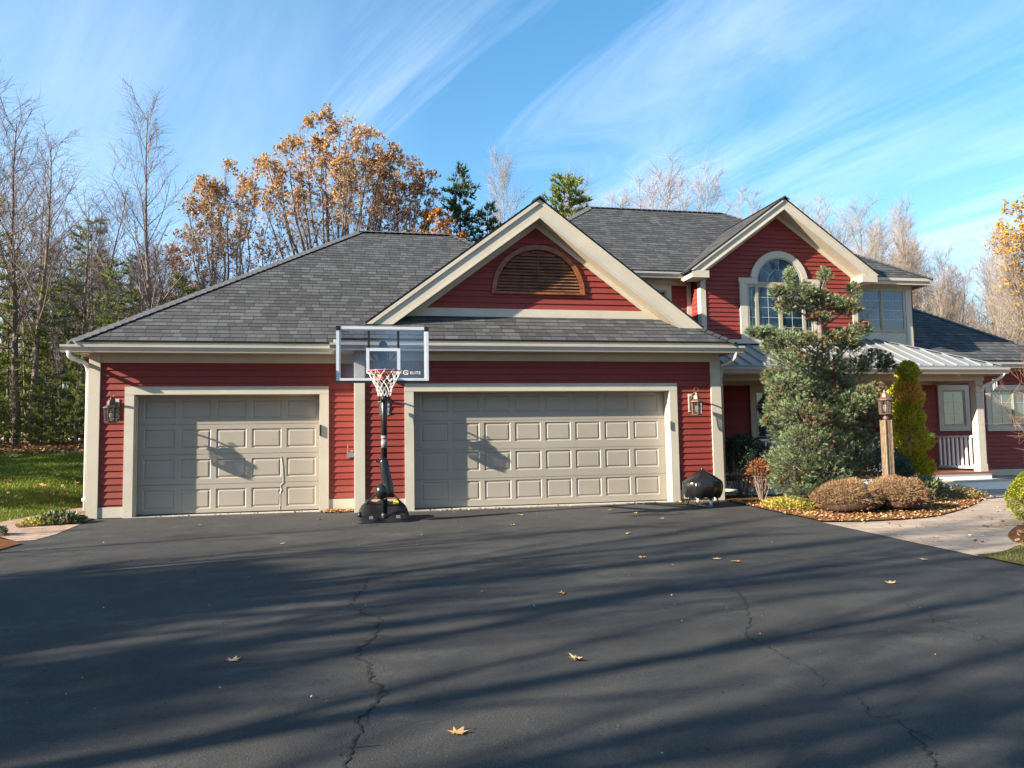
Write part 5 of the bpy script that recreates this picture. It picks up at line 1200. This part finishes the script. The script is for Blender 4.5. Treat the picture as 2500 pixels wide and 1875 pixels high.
# ------------------------------------------------------------------ garden plants
def needle_tuft(mb, q, out, rg, n, ln, w, m=0, cone=.65):
    for s_ in range(n):
        dd = (out + rand_dir(rg)*cone).normalized()*ln*rg.uniform(.75,1.15); e = dd.cross(rand_dir(rg)).normalized()*w
        mb.face([q-e, q+e, q+dd], None, m)
pads = [(12.27, -1.9, 4.06, 0.07, 0.2), (13.06, -1.8, 4.1, 0.1, 0.2), (11.93, -2.0, 3.79, 0.18, 0.1), (12.44, -1.9, 3.8, 0.33, 0.2), (12.79, -1.8, 3.67, 0.38, 0.21), (13.05, -1.9, 3.58, 0.38, 0.18), (13.36, -2.0, 3.5, 0.25, 0.15), (12.28, -1.8, 3.56, 0.25, 0.14), (13.65, -1.8, 3.84, 0.09, 0.22), (12.83, -1.9, 3.35, 0.25, 0.09), (11.49, -2.0, 3.04, 0.18, 0.09), (11.75, -1.9, 3.04, 0.21, 0.13), (11.99, -2.1, 2.86, 0.34, 0.24), (12.52, -1.9, 2.82, 0.37, 0.26), (13.11, -1.7, 2.96, 0.34, 0.2), (13.32, -1.9, 2.98, 0.3, 0.17), (13.58, -2.0, 3.12, 0.19, 0.15), (13.53, -1.7, 2.81, 0.24, 0.14), (11.92, -1.8, 2.79, 0.2, 0.18), (11.99, -2.2, 2.45, 0.36, 0.25), (12.64, -1.8, 2.38, 0.42, 0.3), (13.13, -1.7, 2.47, 0.38, 0.26), (11.88, -1.9, 2.22, 0.21, 0.19), (13.85, -1.4, 2.46, 0.34, 0.21), (14.34, -1.35, 2.62, 0.31, 0.21), (14.56, -1.4, 2.5, 0.2, 0.13), (12.01, -2.2, 2.05, 0.42, 0.27), (12.64, -1.9, 1.96, 0.46, 0.33), (13.3, -1.6, 2.05, 0.41, 0.31), (12.04, -1.8, 1.78, 0.28, 0.22), (13.17, -2.2, 1.76, 0.4, 0.19), (13.5, -2.2, 1.9, 0.28, 0.16), (13.68, -2.25, 2.01, 0.12, 0.1), (11.89, -1.9, 1.63, 0.24, 0.18), (12.15, -2.25, 1.54, 0.48, 0.3), (12.84, -2.0, 1.47, 0.5, 0.34), (13.49, -1.7, 1.36, 0.43, 0.3), (13.82, -1.8, 1.5, 0.29, 0.23), (11.7, -1.9, 1.45, 0.08, 0.09), (12.13, -1.8, 1.23, 0.33, 0.25), (12.18, -2.3, 1.08, 0.44, 0.33), (12.78, -2.1, 0.96, 0.47, 0.35), (13.45, -1.8, 0.98, 0.37, 0.3), (13.79, -1.8, 1.09, 0.26, 0.18), (11.93, -1.9, 0.79, 0.26, 0.19), (12.03, -2.25, 0.65, 0.44, 0.3), (12.53, -2.2, 0.53, 0.5, 0.33), (13.18, -1.9, 0.54, 0.38, 0.3), (12.01, -2.0, 0.39, 0.35, 0.22), (12.14, -2.3, 0.22, 0.36, 0.16), (12.62, -2.1, 0.24, 0.41, 0.19), (13.54, -1.7, 0.68, 0.31, 0.2)]  # pad centres and radii converted from image pixels at assumed depths
def big_pine():
    rg = random.Random(61)
    root = empty('blue_pine', (12.63,-1.9,T(12.6,-1.9)), 'tall irregular blue-green pine with brown cones in front of the porch', 'pine tree')
    tr = MB(); lf = MB(); cn = MB()
    trunk = [Vector(p) for p in ((12.60,-1.9,-.1),(12.62,-1.88,.5),(12.68,-1.92,1.1),(12.72,-1.88,1.8),(12.80,-1.9,2.5),(12.84,-1.9,3.1),(12.84,-1.88,3.5),(12.72,-1.9,3.85))]
    tr.tube(trunk, [.10,.09,.08,.07,.06,.048,.036,.015], 9)
    for (px, py, pz, rx, rz) in pads:
        c = Vector((px,py,pz)); rx, rz = rx*1.04, rz*1.03; ry = (rx+rz)/2*1.05
        # branch from the trunk
        tz = min(3.7, max(.15, pz-.35*abs(px-12.75)-.1)); f = 0
        for a, b_ in zip(trunk, trunk[1:]):
            if a.z <= tz <= b_.z: s0 = a.lerp(b_, (tz-a.z)/(b_.z-a.z)); break
        else: s0 = trunk[2]
        mid = s0.lerp(c, .5)+Vector((rg.uniform(-.05,.05),rg.uniform(-.08,.08),-.05))
        tr.tube([s0,mid,c], [.028,.020,.010], 5)
        vol = rx*rz; nsh = int(60+vol*1350)
        for i in range(nsh):
            d = rand_dir(rg); 
            if d.z < -.35 and rg.random() < .6: d.z = -d.z
            rr = rg.uniform(.62, 1.05)
            q = c + Vector((d.x*rx*rr, d.y*ry*rr, d.z*rz*rr))
            out = (Vector((d.x, d.y, d.z*.6)) + Z_*.55 + rand_dir(rg)*.35).normalized()
            # each shoot: short twig with 2-3 whorls of needles, dense brush at the end
            sl_ = rg.uniform(.05,.11); a = q-out*sl_
            if i % 3 == 0: tr.tube([c.lerp(q,.45), a, q], [.006,.005,.003], 3, caps=False)
            for w_ in range(2): needle_tuft(lf, a.lerp(q, w_*.6), out, rg, 6, .058, .0034, 0, .9)
            needle_tuft(lf, q, out, rg, 11, .070, .0048, 1 if rg.random() < (.62 if mnoise.noise(q*3.0) > 0 else .22) else 0, .55)
        if pz > 1.2 and rg.random() < .62 or rg.random() < .2:
            cc0 = rand_dir(rg); cc0.y = -abs(cc0.y); cc0.z = abs(cc0.z)*.6
            for k in range(int(10+vol*130)):
                d = (cc0+rand_dir(rg)*.75).normalized(); q = c + Vector((d.x*rx*1.02, d.y*ry*1.0, d.z*rz*.95))
                # small open cone: stack of scales
                o = (rand_dir(rg)+Z_).normalized(); 
                for s_ in range(5):
                    cc = q+o*(s_*.011); rr = .027*math.sin(.6+s_*.5)
                    u = o.orthogonal().normalized(); v = o.cross(u)
                    for a_ in range(4):
                        t = a_*PI/2+s_*.8; dd = (u*math.cos(t)+v*math.sin(t)); ee = o.cross(dd)*.011
                        cn.face([cc, cc+dd*rr+ee+o*.006, cc+dd*rr*1.2+o*.012, cc+dd*rr-ee+o*.006])
    tr.build('trunk', BARK, root, True); lf.build('needles', [NSPR, NTIP], root); cn.build('cones', CONE, root)
big_pine()

def blob_shrub(name, c, r, nleaf, size, mat, label, cat, seed, stems=True, shape=None, group=None, long=1.0, inner=None, wfac=.55, outb=.8, extra=None, rmin=.55, lowf=.75):
    rg = random.Random(seed); root = empty(name, (c[0],c[1],T(c[0],c[1])), label, cat, group); lf = MB(); st = MB(); zb = T(c[0],c[1])
    for i in range(nleaf):
        d = rand_dir(rg); d.z = abs(d.z) if rg.random() < lowf else d.z
        rr = (rmin + (1-rmin)*rg.random()**.5)
        nz = 1+.10*mnoise.noise(Vector((d.x*2.2+seed, d.y*2.2, d.z*2.2)))+.07*mnoise.noise(Vector((d.x*5+seed, d.y*5, d.z*5)))
        q = Vector((c[0]+d.x*r[0]*rr*nz, c[1]+d.y*r[1]*rr*nz, c[2]+d.z*r[2]*rr*nz))
        if shape and not shape(q, rg): continue
        if q.z < zb: continue
        o = (d*outb + rand_dir(rg)*.7 + Z_*.15).normalized()*size*rg.uniform(.6,1.3)*long; e = o.cross(rand_dir(rg)).normalized()*size*wfac*.5
        lf.face([q-o*.5, q+e, q+o*.5, q-e], None, 1 if (extra and extra(q, rg)) else 0)
    mats = mat if isinstance(mat, list) else [mat]
    lf.build('foliage', mats, root)
    if stems:
        for i in range(stems if isinstance(stems, int) and stems > 1 else 26):
            a = rg.uniform(0,2*PI); d = Vector((math.cos(a)*r[0]*rg.uniform(.2,.85), math.sin(a)*r[1]*rg.uniform(.2,.85), 0)); top = Vector((c[0],c[1],c[2]+r[2]*rg.uniform(.2,.75)))+d; b_ = Vector((c[0],c[1],zb-.03))+d*.15
            m_ = b_.lerp(top,.5)+Vector((rg.uniform(-.04,.04),rg.uniform(-.04,.04),.0)); st.tube([b_,m_,top],[.010,.007,.003],4,caps=False)
        st.build('stems', TWIG if mat is not LSPI else BARK, root)
    return root
# two brown globes
def globe(c, r, seed, label):
    rg = random.Random(seed); root = empty('globe_shrub', (c[0],c[1],T(c[0],c[1])), label, 'shrub', 'clipped brown globe shrubs'); tw = MB(); lf = MB(); zb = T(c[0],c[1])
    for i in range(5200):
        d = rand_dir(rg); d.z = abs(d.z)*1.0 if rg.random() < .86 else d.z*.5
        nz = 1+.13*mnoise.noise(Vector((d.x*2+seed,d.y*2,d.z*2)))+.09*mnoise.noise(Vector((d.x*6+seed,d.y*6,d.z*6)))+rg.uniform(-.03,.03)
        q = Vector((c[0]+d.x*r[0]*nz, c[1]+d.y*r[1]*nz, c[2]+d.z*r[2]*nz)); 
        if q.z < zb+.02: continue
        o = (d+rand_dir(rg)*.45).normalized()*rg.uniform(.04,.085); a = q-o; e = o.cross(rand_dir(rg)).normalized()*.0032
        lf.face([a-e,a+e,q+e*.6,q-e*.6]); 
        s_ = (d+rand_dir(rg)*1.0).normalized()*.022; m_ = a.lerp(q,.6); e2 = s_.cross(o).normalized()*.004
        lf.face([m_-e2,m_+e2,m_+s_]); 
        if i % 2 == 0: s_ = rand_dir(rg)*.02; lf.face([q-e2*1.2,q+e2*1.2,q+s_])
    for i in range(1500):
        d = rand_dir(rg); d.z = abs(d.z); b_ = Vector((c[0]+d.x*r[0]*.25,c[1]+d.y*r[1]*.25,zb)); q = Vector((c[0]+d.x*r[0]*.93,c[1]+d.y*r[1]*.93,c[2]+d.z*r[2]*.93)); 
        tw.tube([b_.lerp(q,.35)+rand_dir(rg)*.03, b_.lerp(q,.75)+rand_dir(rg)*.03, q],[.0035,.0028,.002],3,caps=False)
    core = MB()
    n1, n2 = 8, 16
    core.lathe([(r[0]*.80*math.cos(t), max(zb-c[2]+.02, r[2]*.80*math.sin(t))) for t in lin(-.5, PI/2-.03, n1)], n2, c, jit=.05, rg=rg)
    lf.build('shoots', LSPI, root); tw.build('twigs', BARK, root); core.build('inner_twigs', plain('inner_twig_mass', (.05,.026,.014), .9, var=.5, scale=40, bmp=.9, bscale=60), root, True)
globe((12.50,-2.95,.10), (.58,.50,.36), 71, 'clipped brown globe shrub nearest the driveway in front of the pine')
globe((13.42,-2.95,.12), (.56,.50,.37), 72, 'clipped brown globe shrub at the foot of the lamp post')
# arborvitae
def arb_shape(q, rg): return True
def column_shrub():
    rg = random.Random(81); root = empty('arborvitae', (15.30,-1.0,T(15,-1)), 'narrow yellow-green arborvitae with orange tinges behind the lamp post', 'shrub'); lf = MB(); tr = MB()
    tr.tube([(15.3,-1,-.1),(15.3,-1,2.3)],[.05,.015],7)
    for i in range(17000):
        z = rg.uniform(.0,2.62); t = z/2.62
        R_ = (.33*(1-.34*t)*(1+.16*math.sin(z*7.3)+.10*math.sin(z*13+1)+.22*mnoise.noise(Vector((z*3.1,.5,2))))) if t < .9 else .30*math.sqrt(max(0,(1-t)/.1))*.8
        a = rg.uniform(0,2*PI); rr = R_*rg.uniform(.5,1.05)*(1+.45*mnoise.noise(Vector((math.cos(a)*1.6,math.sin(a)*1.6,z*2.6)))); q = Vector((15.31+.03*math.sin(z*3)+rr*math.cos(a),-1+rr*math.sin(a),z))
        o = (Vector((math.cos(a),math.sin(a),1.1))+rand_dir(rg)*.6).normalized()*rg.uniform(.04,.09); e = o.cross(rand_dir(rg)).normalized()*.014
        if mnoise.noise(Vector((q.x*6,q.y*6,q.z*4.5))) < -.22 and rg.random() < .85: continue
        om = 1 if (1.8 < z < 2.2 and math.cos(a+1.9) > .3 and rg.random() < .8) or (rg.random() < .02) else 0
        lf.face([q,q+o*.5+e,q+o,q+o*.5-e],None,om)
    lf.build('foliage', [LARB, LARBO], root); tr.build('trunk', BARK, root)
column_shrub()
blob_shrub('yew_shrub', (12.15,-.05,.50), (.62,.55,.78), 9000, .055, LDARK, 'dark evergreen shrub in the shade beside the garage corner', 'shrub', 91, wfac=.35)
blob_shrub('juniper_shrub', (14.55,-1.05,.35), (.65,.5,.62), 7000, .06, LBLUEG, 'dark blue-green shrub in the shade right of the pine', 'shrub', 92, wfac=.3)
blob_shrub('barberry', (12.02,-1.05,.48), (.30,.25,.32), 900, .045, LBARB, 'small russet leaved shrub at the left foot of the pine', 'shrub', 93, stems=22, rmin=.2)
blob_shrub('rhododendron', (15.0,-1.75,.10), (.42,.35,.30), 900, .11, LRHO, 'low leathery grey-green shrub right of the lamp post', 'shrub', 94, wfac=.35)
blob_shrub('heather_clump', (15.75,-1.35,-.02), (.85,.42,.22), 3600, .045, LHEA, 'low straw-tipped clump along the bend of the walk', 'ground cover plant', 95, wfac=.3)
blob_shrub('leafy_groundcover', (11.98,-2.05,-.05), (.45,.62,.17), 3000, .05, LYEL, 'low yellow-green leafy plant at the front of the pine', 'ground cover plant', 96, wfac=.5)
blob_shrub('boxwood', (14.55,-4.75,.20), (.50,.48,.46), 13000, .030, LBOX, 'clipped yellow-green boxwood ball at the right edge beside the walk', 'shrub', 97, wfac=.7, rmin=.75, outb=.5, lowf=.35)
mbc = MB(); mbc.lathe([(.33*math.cos(t), .30*math.sin(t)) for t in lin(-.8, PI/2-.03, 9)], 16, (14.55,-4.75,.22)); o = mbc.build('inner_branches', BARK, [q for q in COL.objects if q.name.startswith('boxwood')][0], True)
blob_shrub('hosta_clump', (-.22,-.62,-.02), (.42,.30,.20), 420, .13, LRHO, 'low blue-green leafy plant at the left garage corner', 'plant', 98, wfac=.35, stems=False)
blob_shrub('hosta_clump', (-.72,-1.9,-.05), (.24,.2,.15), 160, .09, LRHO, 'small pale leafy plant at the left edge by the brick path', 'plant', 99, wfac=.4, stems=False)
blob_shrub('yellow_clump', (-.50,-.72,-.03), (.30,.26,.14), 420, .07, LYEL, 'yellowing low plant spilling onto the brick path', 'plant', 100, wfac=.3, stems=False)
# bare twiggy shrub reaching in at the right edge
rg = random.Random(120); root = empty('twiggy_shrub', (17.9,-1.9,T(17.9,-1.9)), 'bare reddish twiggy shrub reaching in at the right edge', 'shrub'); mb = MB()
for i in range(9):
    a = rg.uniform(0,2*PI); d = Vector((math.cos(a)*.4,math.sin(a)*.4,1)); pts, rd = limb(rg, Vector((17.95,-1.9,-.08)), d, rg.uniform(2.2,3.3), 9, .022, .004, .10, .0, mb, 4)
    for j in range(12):
        q, bd = at(pts, rg.uniform(.35,.98)); p2, _ = limb(rg, q, (bd*.5+rand_dir(rg)).normalized(), rg.uniform(.4,1.0), 5, .006, .002, .16, .03, mb, 3)
        for k in range(4):
            q2, b2 = at(p2, rg.uniform(.2,.98)); limb(rg, q2, (b2+rand_dir(rg)).normalized(), rg.uniform(.12,.35), 2, .003, .0015, .2, .02, mb, 3)
mb.build('branches', plain('reddish_twigs', (.17,.10,.07), .8, var=.2), root)

# ------------------------------------------------------------------ fallen leaves
def leaf_outline(rg, s_):
    pts = []; lob = [(0,.55),(18,.30),(38,.52),(55,.28),(75,.62),(90,.35)]
    prof = [(-90,.12),(-60,.30),(-40,.24),(-15,.50),(5,.26),(35,.58),(55,.30),(90,.66),(125,.30),(145,.58),(175,.26),(195,.50),(220,.24),(240,.30)]
    for a, r in prof:
        t = math.radians(a+rg.uniform(-5,5)); pts.append((s_*r*math.cos(t)*rg.uniform(.9,1.1), s_*r*math.sin(t)*rg.uniform(.9,1.1)))
    return pts
def one_leaf(x, y, s_, seed, label, mat=None):
    rg = random.Random(seed); P = leaf_outline(rg, s_); rot = rg.uniform(0,6.3); curl = rg.uniform(.1,1.3); s_ *= rg.uniform(.8,1.2); z0 = T(x,y)+.010
    c, sn = math.cos(rot), math.sin(rot); V = [(0,0,.004)]
    for (a, b_) in P:
        d = math.hypot(a,b_); V.append((a*c-b_*sn, a*sn+b_*c, curl*d*d/s_*.75*abs(math.sin(math.atan2(b_,a)*1.5+rg.uniform(-.5,.5)))+.002))
    n = len(P); mb = MB(); V2 = [(x+a, y+b_, z0+q) for a, b_, q in V]; V3 = [(a,b_,q-.0015) for a,b_,q in V2]
    fs = [(0,i,i%n+1) for i in range(1,n+1)]; mb.faces(V2, fs); mb.faces(V3, [f[::-1] for f in fs])
    mb.tube([V2[1],(V2[1][0]+(V2[1][0]-x)*1.8,V2[1][1]+(V2[1][1]-y)*1.8,z0+.004)],.0016,4)
    o = mb.build('fallen_leaf', mat or DRYP); tag(o, label, 'leaf', 'fallen leaves on the driveway'); return o
LV = [(4.97,-10.56,.15,'pale curled maple leaf lying nearest the camera on the driveway'),(5.907,-9.53,.15,'brown maple leaf standing curled right of the nearest leaf'),(3.658,-9.015,.13,'small brown leaf left of the long driveway crack'),
(6.319,-7.628,.12,'curled brown leaf in the middle of the driveway'),(7.714,-6.056,.16,'folded tan leaf below the right part of the double door'),(8.477,-6.355,.15,'tan leaf, left one of a touching pair'),(8.60,-6.55,.17,'tan leaf, right one of a touching pair'),
(9.461,-7.971,.15,'tan leaf at the right of the driveway below the walk'),(10.634,-6.999,.12,'flat tan leaf close to the grass verge'),(5.362,-3.607,.13,'small tan leaf just right of the hoop base front'),(6.826,-2.894,.13,'tan leaf in front of the third door column'),
(3.53,-3.85,.10,'small leaf in front of the right edge of the single door'),(8.165,-4.272,.13,'pale leaf in front of the middle of the double door'),(3.906,-1.335,.14,'leaf near the leaf pile between the garage doors'),(7.203,-1.751,.17,'pale torn leaf close to the double door sill'),
(2.087,-1.541,.10,'small leaf close to the sill of the single door'),(9.122,-2.037,.10,'small leaf near the right end of the double door'),(9.276,-2.822,.11,'greyish leaf below the right end of the double door'),(8.847,-1.497,.12,'leaf against the sill near the right of the double door'),
(5.62,-7.35,.04,'tiny pale chip on the driveway centre')]
for i, (x, y, s_, lb) in enumerate(LV): one_leaf(x, y, s_*.70, 300+i, lb, DRYP if i % 3 else DRY)
def scatter(name, n, reg, size, mat, label, seed, lift=.02, cat='leaves', hfun=None):
    rg = random.Random(seed); mb = MB()
    for i in range(n):
        x, y = reg(rg); z = (hfun(x,y) if hfun else T(x,y))+lift+rg.random()*.02; s_ = size*rg.uniform(.6,1.3)
        nrm = (Z_+rand_dir(rg)*.75).normalized(); u = nrm.orthogonal().normalized(); u.rotate(Matrix.Rotation(rg.uniform(0,6),3,nrm)); v = nrm.cross(u); c = Vector((x,y,z))
        mb.face([c-u*s_*.5, c+v*s_*.38-u*.1*s_, c+u*s_*.55+nrm*s_*.2, c-v*s_*.38-u*.1*s_])
    o = mb.build(name, mat); tag(o, label, cat, kind='stuff'); return o
def poly_reg(poly):
    xs_ = [p[0] for p in poly]; ys_ = [p[1] for p in poly]
    def f(rg):
        while True:
            x, y = rg.uniform(min(xs_),max(xs_)), rg.uniform(min(ys_),max(ys_)); ins = False; n = len(poly)
            for i in range(n):
                (a,b_),(c,d) = poly[i], poly[(i+1)%n]
                if (b_ > y) != (d > y) and x < (c-a)*(y-b_)/(d-b_)+a: ins = not ins
            if ins: return x, y
    return f
scatter('bed_leaf_litter', 2300, poly_reg([(11.42,-.9),(11.33,-3.98),(12.0,-4.14),(12.7,-4.10),(13.4,-3.93),(14.7,-3.1),(16.2,-1.9),(14,-1.2),(12.5,-1.2)]), .042, LITTER, 'dry fallen leaves over the mulch of the planting bed', 201, .035)
scatter('mulch_chips', 9000, poly_reg([(11.5,-.9),(11.42,-3.92),(12.0,-4.04),(12.7,-4.0),(13.4,-3.82),(14.7,-3.0),(16.15,-1.85),(16.9,-.6),(14,-.8),(12.5,-.8)]), .028, leaf_mat('mulch_chip', [(.07,.03,.015),(.22,.11,.05),(.34,.19,.09)], .9, 0), 'bark mulch chips of the planting bed', 202, .022, 'mulch')
scatter('leaf_pile', 420, poly_reg([(3.86,-.30),(4.0,-.10),(4.46,-.06),(4.46,-.40),(4.1,-.50)]), .055, DRY, 'heap of brown leaves against the wall between the garage doors', 203, .02)
scatter('lawn_leaves', 420, poly_reg([(-9,1),(-1.3,1),(-1,12),(-9,12)]), .085, DRY, 'fallen leaves scattered on the lawn', 204, .05)
scatter('wood_leaf_litter', 9000, poly_reg([(-12,12.8),(-.5,12.3),(-1,22),(-14,22)]), .16, leaf_mat('wood_litter', [(.16,.07,.03),(.34,.17,.07),(.48,.28,.14)], .8, .1), 'brown leaf litter on the floor of the wood', 205, .02)
scatter('verge_leaves', 700, poly_reg([(12.4,-6.4),(13.0,-5.8),(14.0,-5.1),(16,-5),(16,-7),(12,-7)]), .08, DRY, 'fallen leaves on the verge and side bed', 206, .03)
scatter('driveway_grit', 260, poly_reg([(.3,-.7),(11.2,-.8),(11.2,-9),(8,-12),(.3,-9)]), .016, LITTER, 'tiny leaf crumbs and grit blown over the driveway', 207, .008, 'debris')
scatter('path_leaves', 60, poly_reg([(11.5,-4.2),(13.2,-4.1),(15.5,-2.9),(17,-1),(17.5,-1.8),(14,-4.7),(12,-6.6),(11.5,-6.6)]), .05, LITTER, 'small leaves scattered on the stone walk', 208, .016)
scatter('door_leaf_drift', 110, poly_reg([(5.6,-.66),(10.3,-.66),(10.9,-.62),(11.2,-.62),(11.2,-.85),(10.2,-.80),(5.6,-.74)]), .045, LITTER, 'thin line of leaf bits blown against the sill of the double door', 209, .012)
scatter('sill_leaf_drift', 40, poly_reg([(.8,-.10),(3.8,-.10),(3.8,-.2),(.8,-.16)]), .04, LITTER, 'few leaf bits blown against the sill of the single door', 210, .012)
def blades(name, n, reg, h, label, seed, mat=GRASS, lift=0):
    rg = random.Random(seed); mb = MB()
    for i in range(n):
        x, y = reg(rg); z = T(x,y)+lift; hh = h*rg.uniform(.5,1.3); a = rg.uniform(0,6.3); d = Vector((math.cos(a),math.sin(a),0)); l_ = Vector((rg.gauss(0,.35)*hh,rg.gauss(0,.35)*hh,hh)); w_ = .004+.0012*max(0, y+6)*.4
        b_ = Vector((x,y,z)); mb.face([b_-d*w_, b_+d*w_, b_+l_])
    tag(mb.build(name, mat), label, 'grass', kind='stuff')
blades('lawn_grass', 70000, poly_reg([(-11,-.5),(-2.9,-1.0),(-1.35,-.1),(-1.27,.6),(-1.22,1.4),(-1.05,2.6),(-.9,3.2),(-.6,5),(-.5,12.6),(-3,13.3),(-11,13)]), .055, 'short green lawn grass left of the garage', 211)
blades('verge_grass', 16000, poly_reg([(11.38,-6.99),(11.95,-6.80),(12.4,-6.52),(13.5,-6.45),(15,-6.6),(15,-11),(11.36,-9)]), .04, 'thin yellowing grass at the right of the driveway', 212, VGRASS, .015)

# ------------------------------------------------------------------ light, sky, camera
SD = Vector((-3.75,-1.0,1.78)).normalized()
elev = math.asin(SD.z)
sun = bpy.data.lights.new('sun', 'SUN'); sun.energy = 5.0; sun.angle = math.radians(.53); sun.color = (1.0,.885,.71)
so = bpy.data.objects.new('sun', sun); COL.objects.link(so); so.rotation_euler = SD.to_track_quat('Z','Y').to_euler()
w = bpy.data.worlds.new('World'); S.world = w; w.use_nodes = True; nt = w.node_tree; bg = nt.nodes['Background']
sky = nt.nodes.new('ShaderNodeTexSky'); sky.sky_type = 'NISHITA'; sky.sun_disc = False; sky.sun_elevation = elev; sky.sun_rotation = math.atan2(SD.x, SD.y)
sky.air_density = 1.0; sky.dust_density = .35; sky.ozone_density = 2.2
tc = nt.nodes.new('ShaderNodeTexCoord'); sp = nt.nodes.new('ShaderNodeSeparateXYZ'); L(nt, tc.outputs['Generated'], sp.inputs[0])
zc_ = math_(nt, 'ADD', math_(nt, 'MAXIMUM', sp.outputs[2], 0.0), .12)
cmb = nt.nodes.new('ShaderNodeCombineXYZ'); L(nt, math_(nt,'DIVIDE',sp.outputs[0],zc_), cmb.inputs[0]); L(nt, math_(nt,'DIVIDE',sp.outputs[1],zc_), cmb.inputs[1])
mp = nt.nodes.new('ShaderNodeMapping'); mp.vector_type = 'TEXTURE'; mp.inputs['Rotation'].default_value = (0,0,math.atan2(.93,-.37)); mp.inputs['Scale'].default_value = (3.0,.72,1.0); L(nt, cmb.outputs[0], mp.inputs[0])
nz = N(nt, 'ShaderNodeTexNoise', Scale=1.15, Detail=11.0, Roughness=.64, Distortion=.75); L(nt, mp.outputs[0], nz.inputs['Vector'])
nb = N(nt, 'ShaderNodeTexNoise', Scale=.42, Detail=3.0, Roughness=.5); L(nt, cmb.outputs[0], nb.inputs['Vector'])
cl = math_(nt, 'MULTIPLY', ramp(nt, nz.outputs[0], [(.46,(0,0,0)),(.66,(1,1,1))]).outputs[0], ramp(nt, nb.outputs[0], [(.42,(.05,)*3),(.60,(1,)*3)]).outputs[0])
hs = nt.nodes.new('ShaderNodeHueSaturation'); hs.inputs['Saturation'].default_value = 1.18; hs.inputs['Hue'].default_value = .501; hs.inputs['Value'].default_value = 1.65; L(nt, sky.outputs[0], hs.inputs['Color']); hs_out = mixc(nt, ramp(nt, sp.outputs[2], [(.10,(0,0,0)),(.60,(1,1,1))]).outputs[0], hs.outputs[0], mixc(nt, 1.0, hs.outputs[0], (.84,1.17,1.05), 'MULTIPLY'))
vd = nt.nodes.new('ShaderNodeVectorMath'); vd.operation = 'DOT_PRODUCT'; L(nt, tc.outputs['Generated'], vd.inputs[0]); vd.inputs[1].default_value = Vector((-.42,.86,.28)).normalized()
n2 = N(nt, 'ShaderNodeTexNoise', Scale=1.6, Detail=8.0, Roughness=.62, Distortion=.8); L(nt, mp.outputs[0], n2.inputs['Vector'])
veil = math_(nt,'MULTIPLY', ramp(nt, vd.outputs['Value'], [(.86,(0,0,0)),(.985,(1,1,1))]).outputs[0], ramp(nt, nb.outputs[0], [(.30,(.35,)*3),(.65,(1,)*3)]).outputs[0])
cl = math_(nt,'MAXIMUM', cl, math_(nt,'MULTIPLY', math_(nt,'MULTIPLY', veil, ramp(nt, n2.outputs[0], [(.30,(.25,)*3),(.70,(1,)*3)]).outputs[0]), .80))
skc = mixc(nt, math_(nt,'MULTIPLY',cl,.60), hs_out, (9.5,10.2,12.0))
L(nt, skc, bg.inputs[0]); bg.inputs[1].default_value = .0495

cam = bpy.data.cameras.new('camera'); cam.sensor_width = 36; cam.lens = 36*1900.1/2500; cam.clip_end = 3000; cam.clip_start = .1
co = bpy.data.objects.new('camera', cam); COL.objects.link(co)
R_, U_, F_ = Vector((0.97976385,-0.19944127,-0.01691067)), Vector((0.00177469,-0.07582772,0.99711935)), Vector((0.20014905,0.97697151,0.07393931))
# the fitted basis: right, up, forward
R_ = Vector((math.cos(-.202071), math.sin(-.202071), 0))
M = Matrix(((0.97976385,0.00177469,-0.20014905,4.4513),(-0.19944127,-0.07582772,-0.97697151,-14.6327),(-0.01691067,0.99711935,-0.07393931,1.1740),(0,0,0,1)))
co.matrix_world = M; S.camera = co
S.view_settings.view_transform = 'Standard'; S.view_settings.look = 'None'; S.view_settings.exposure = 1.76; S.view_settings.gamma = 1.0
S.render.resolution_x = 1024; S.render.resolution_y = 768
S.cycles.max_bounces = 6; S.cycles.transparent_max_bounces = 8
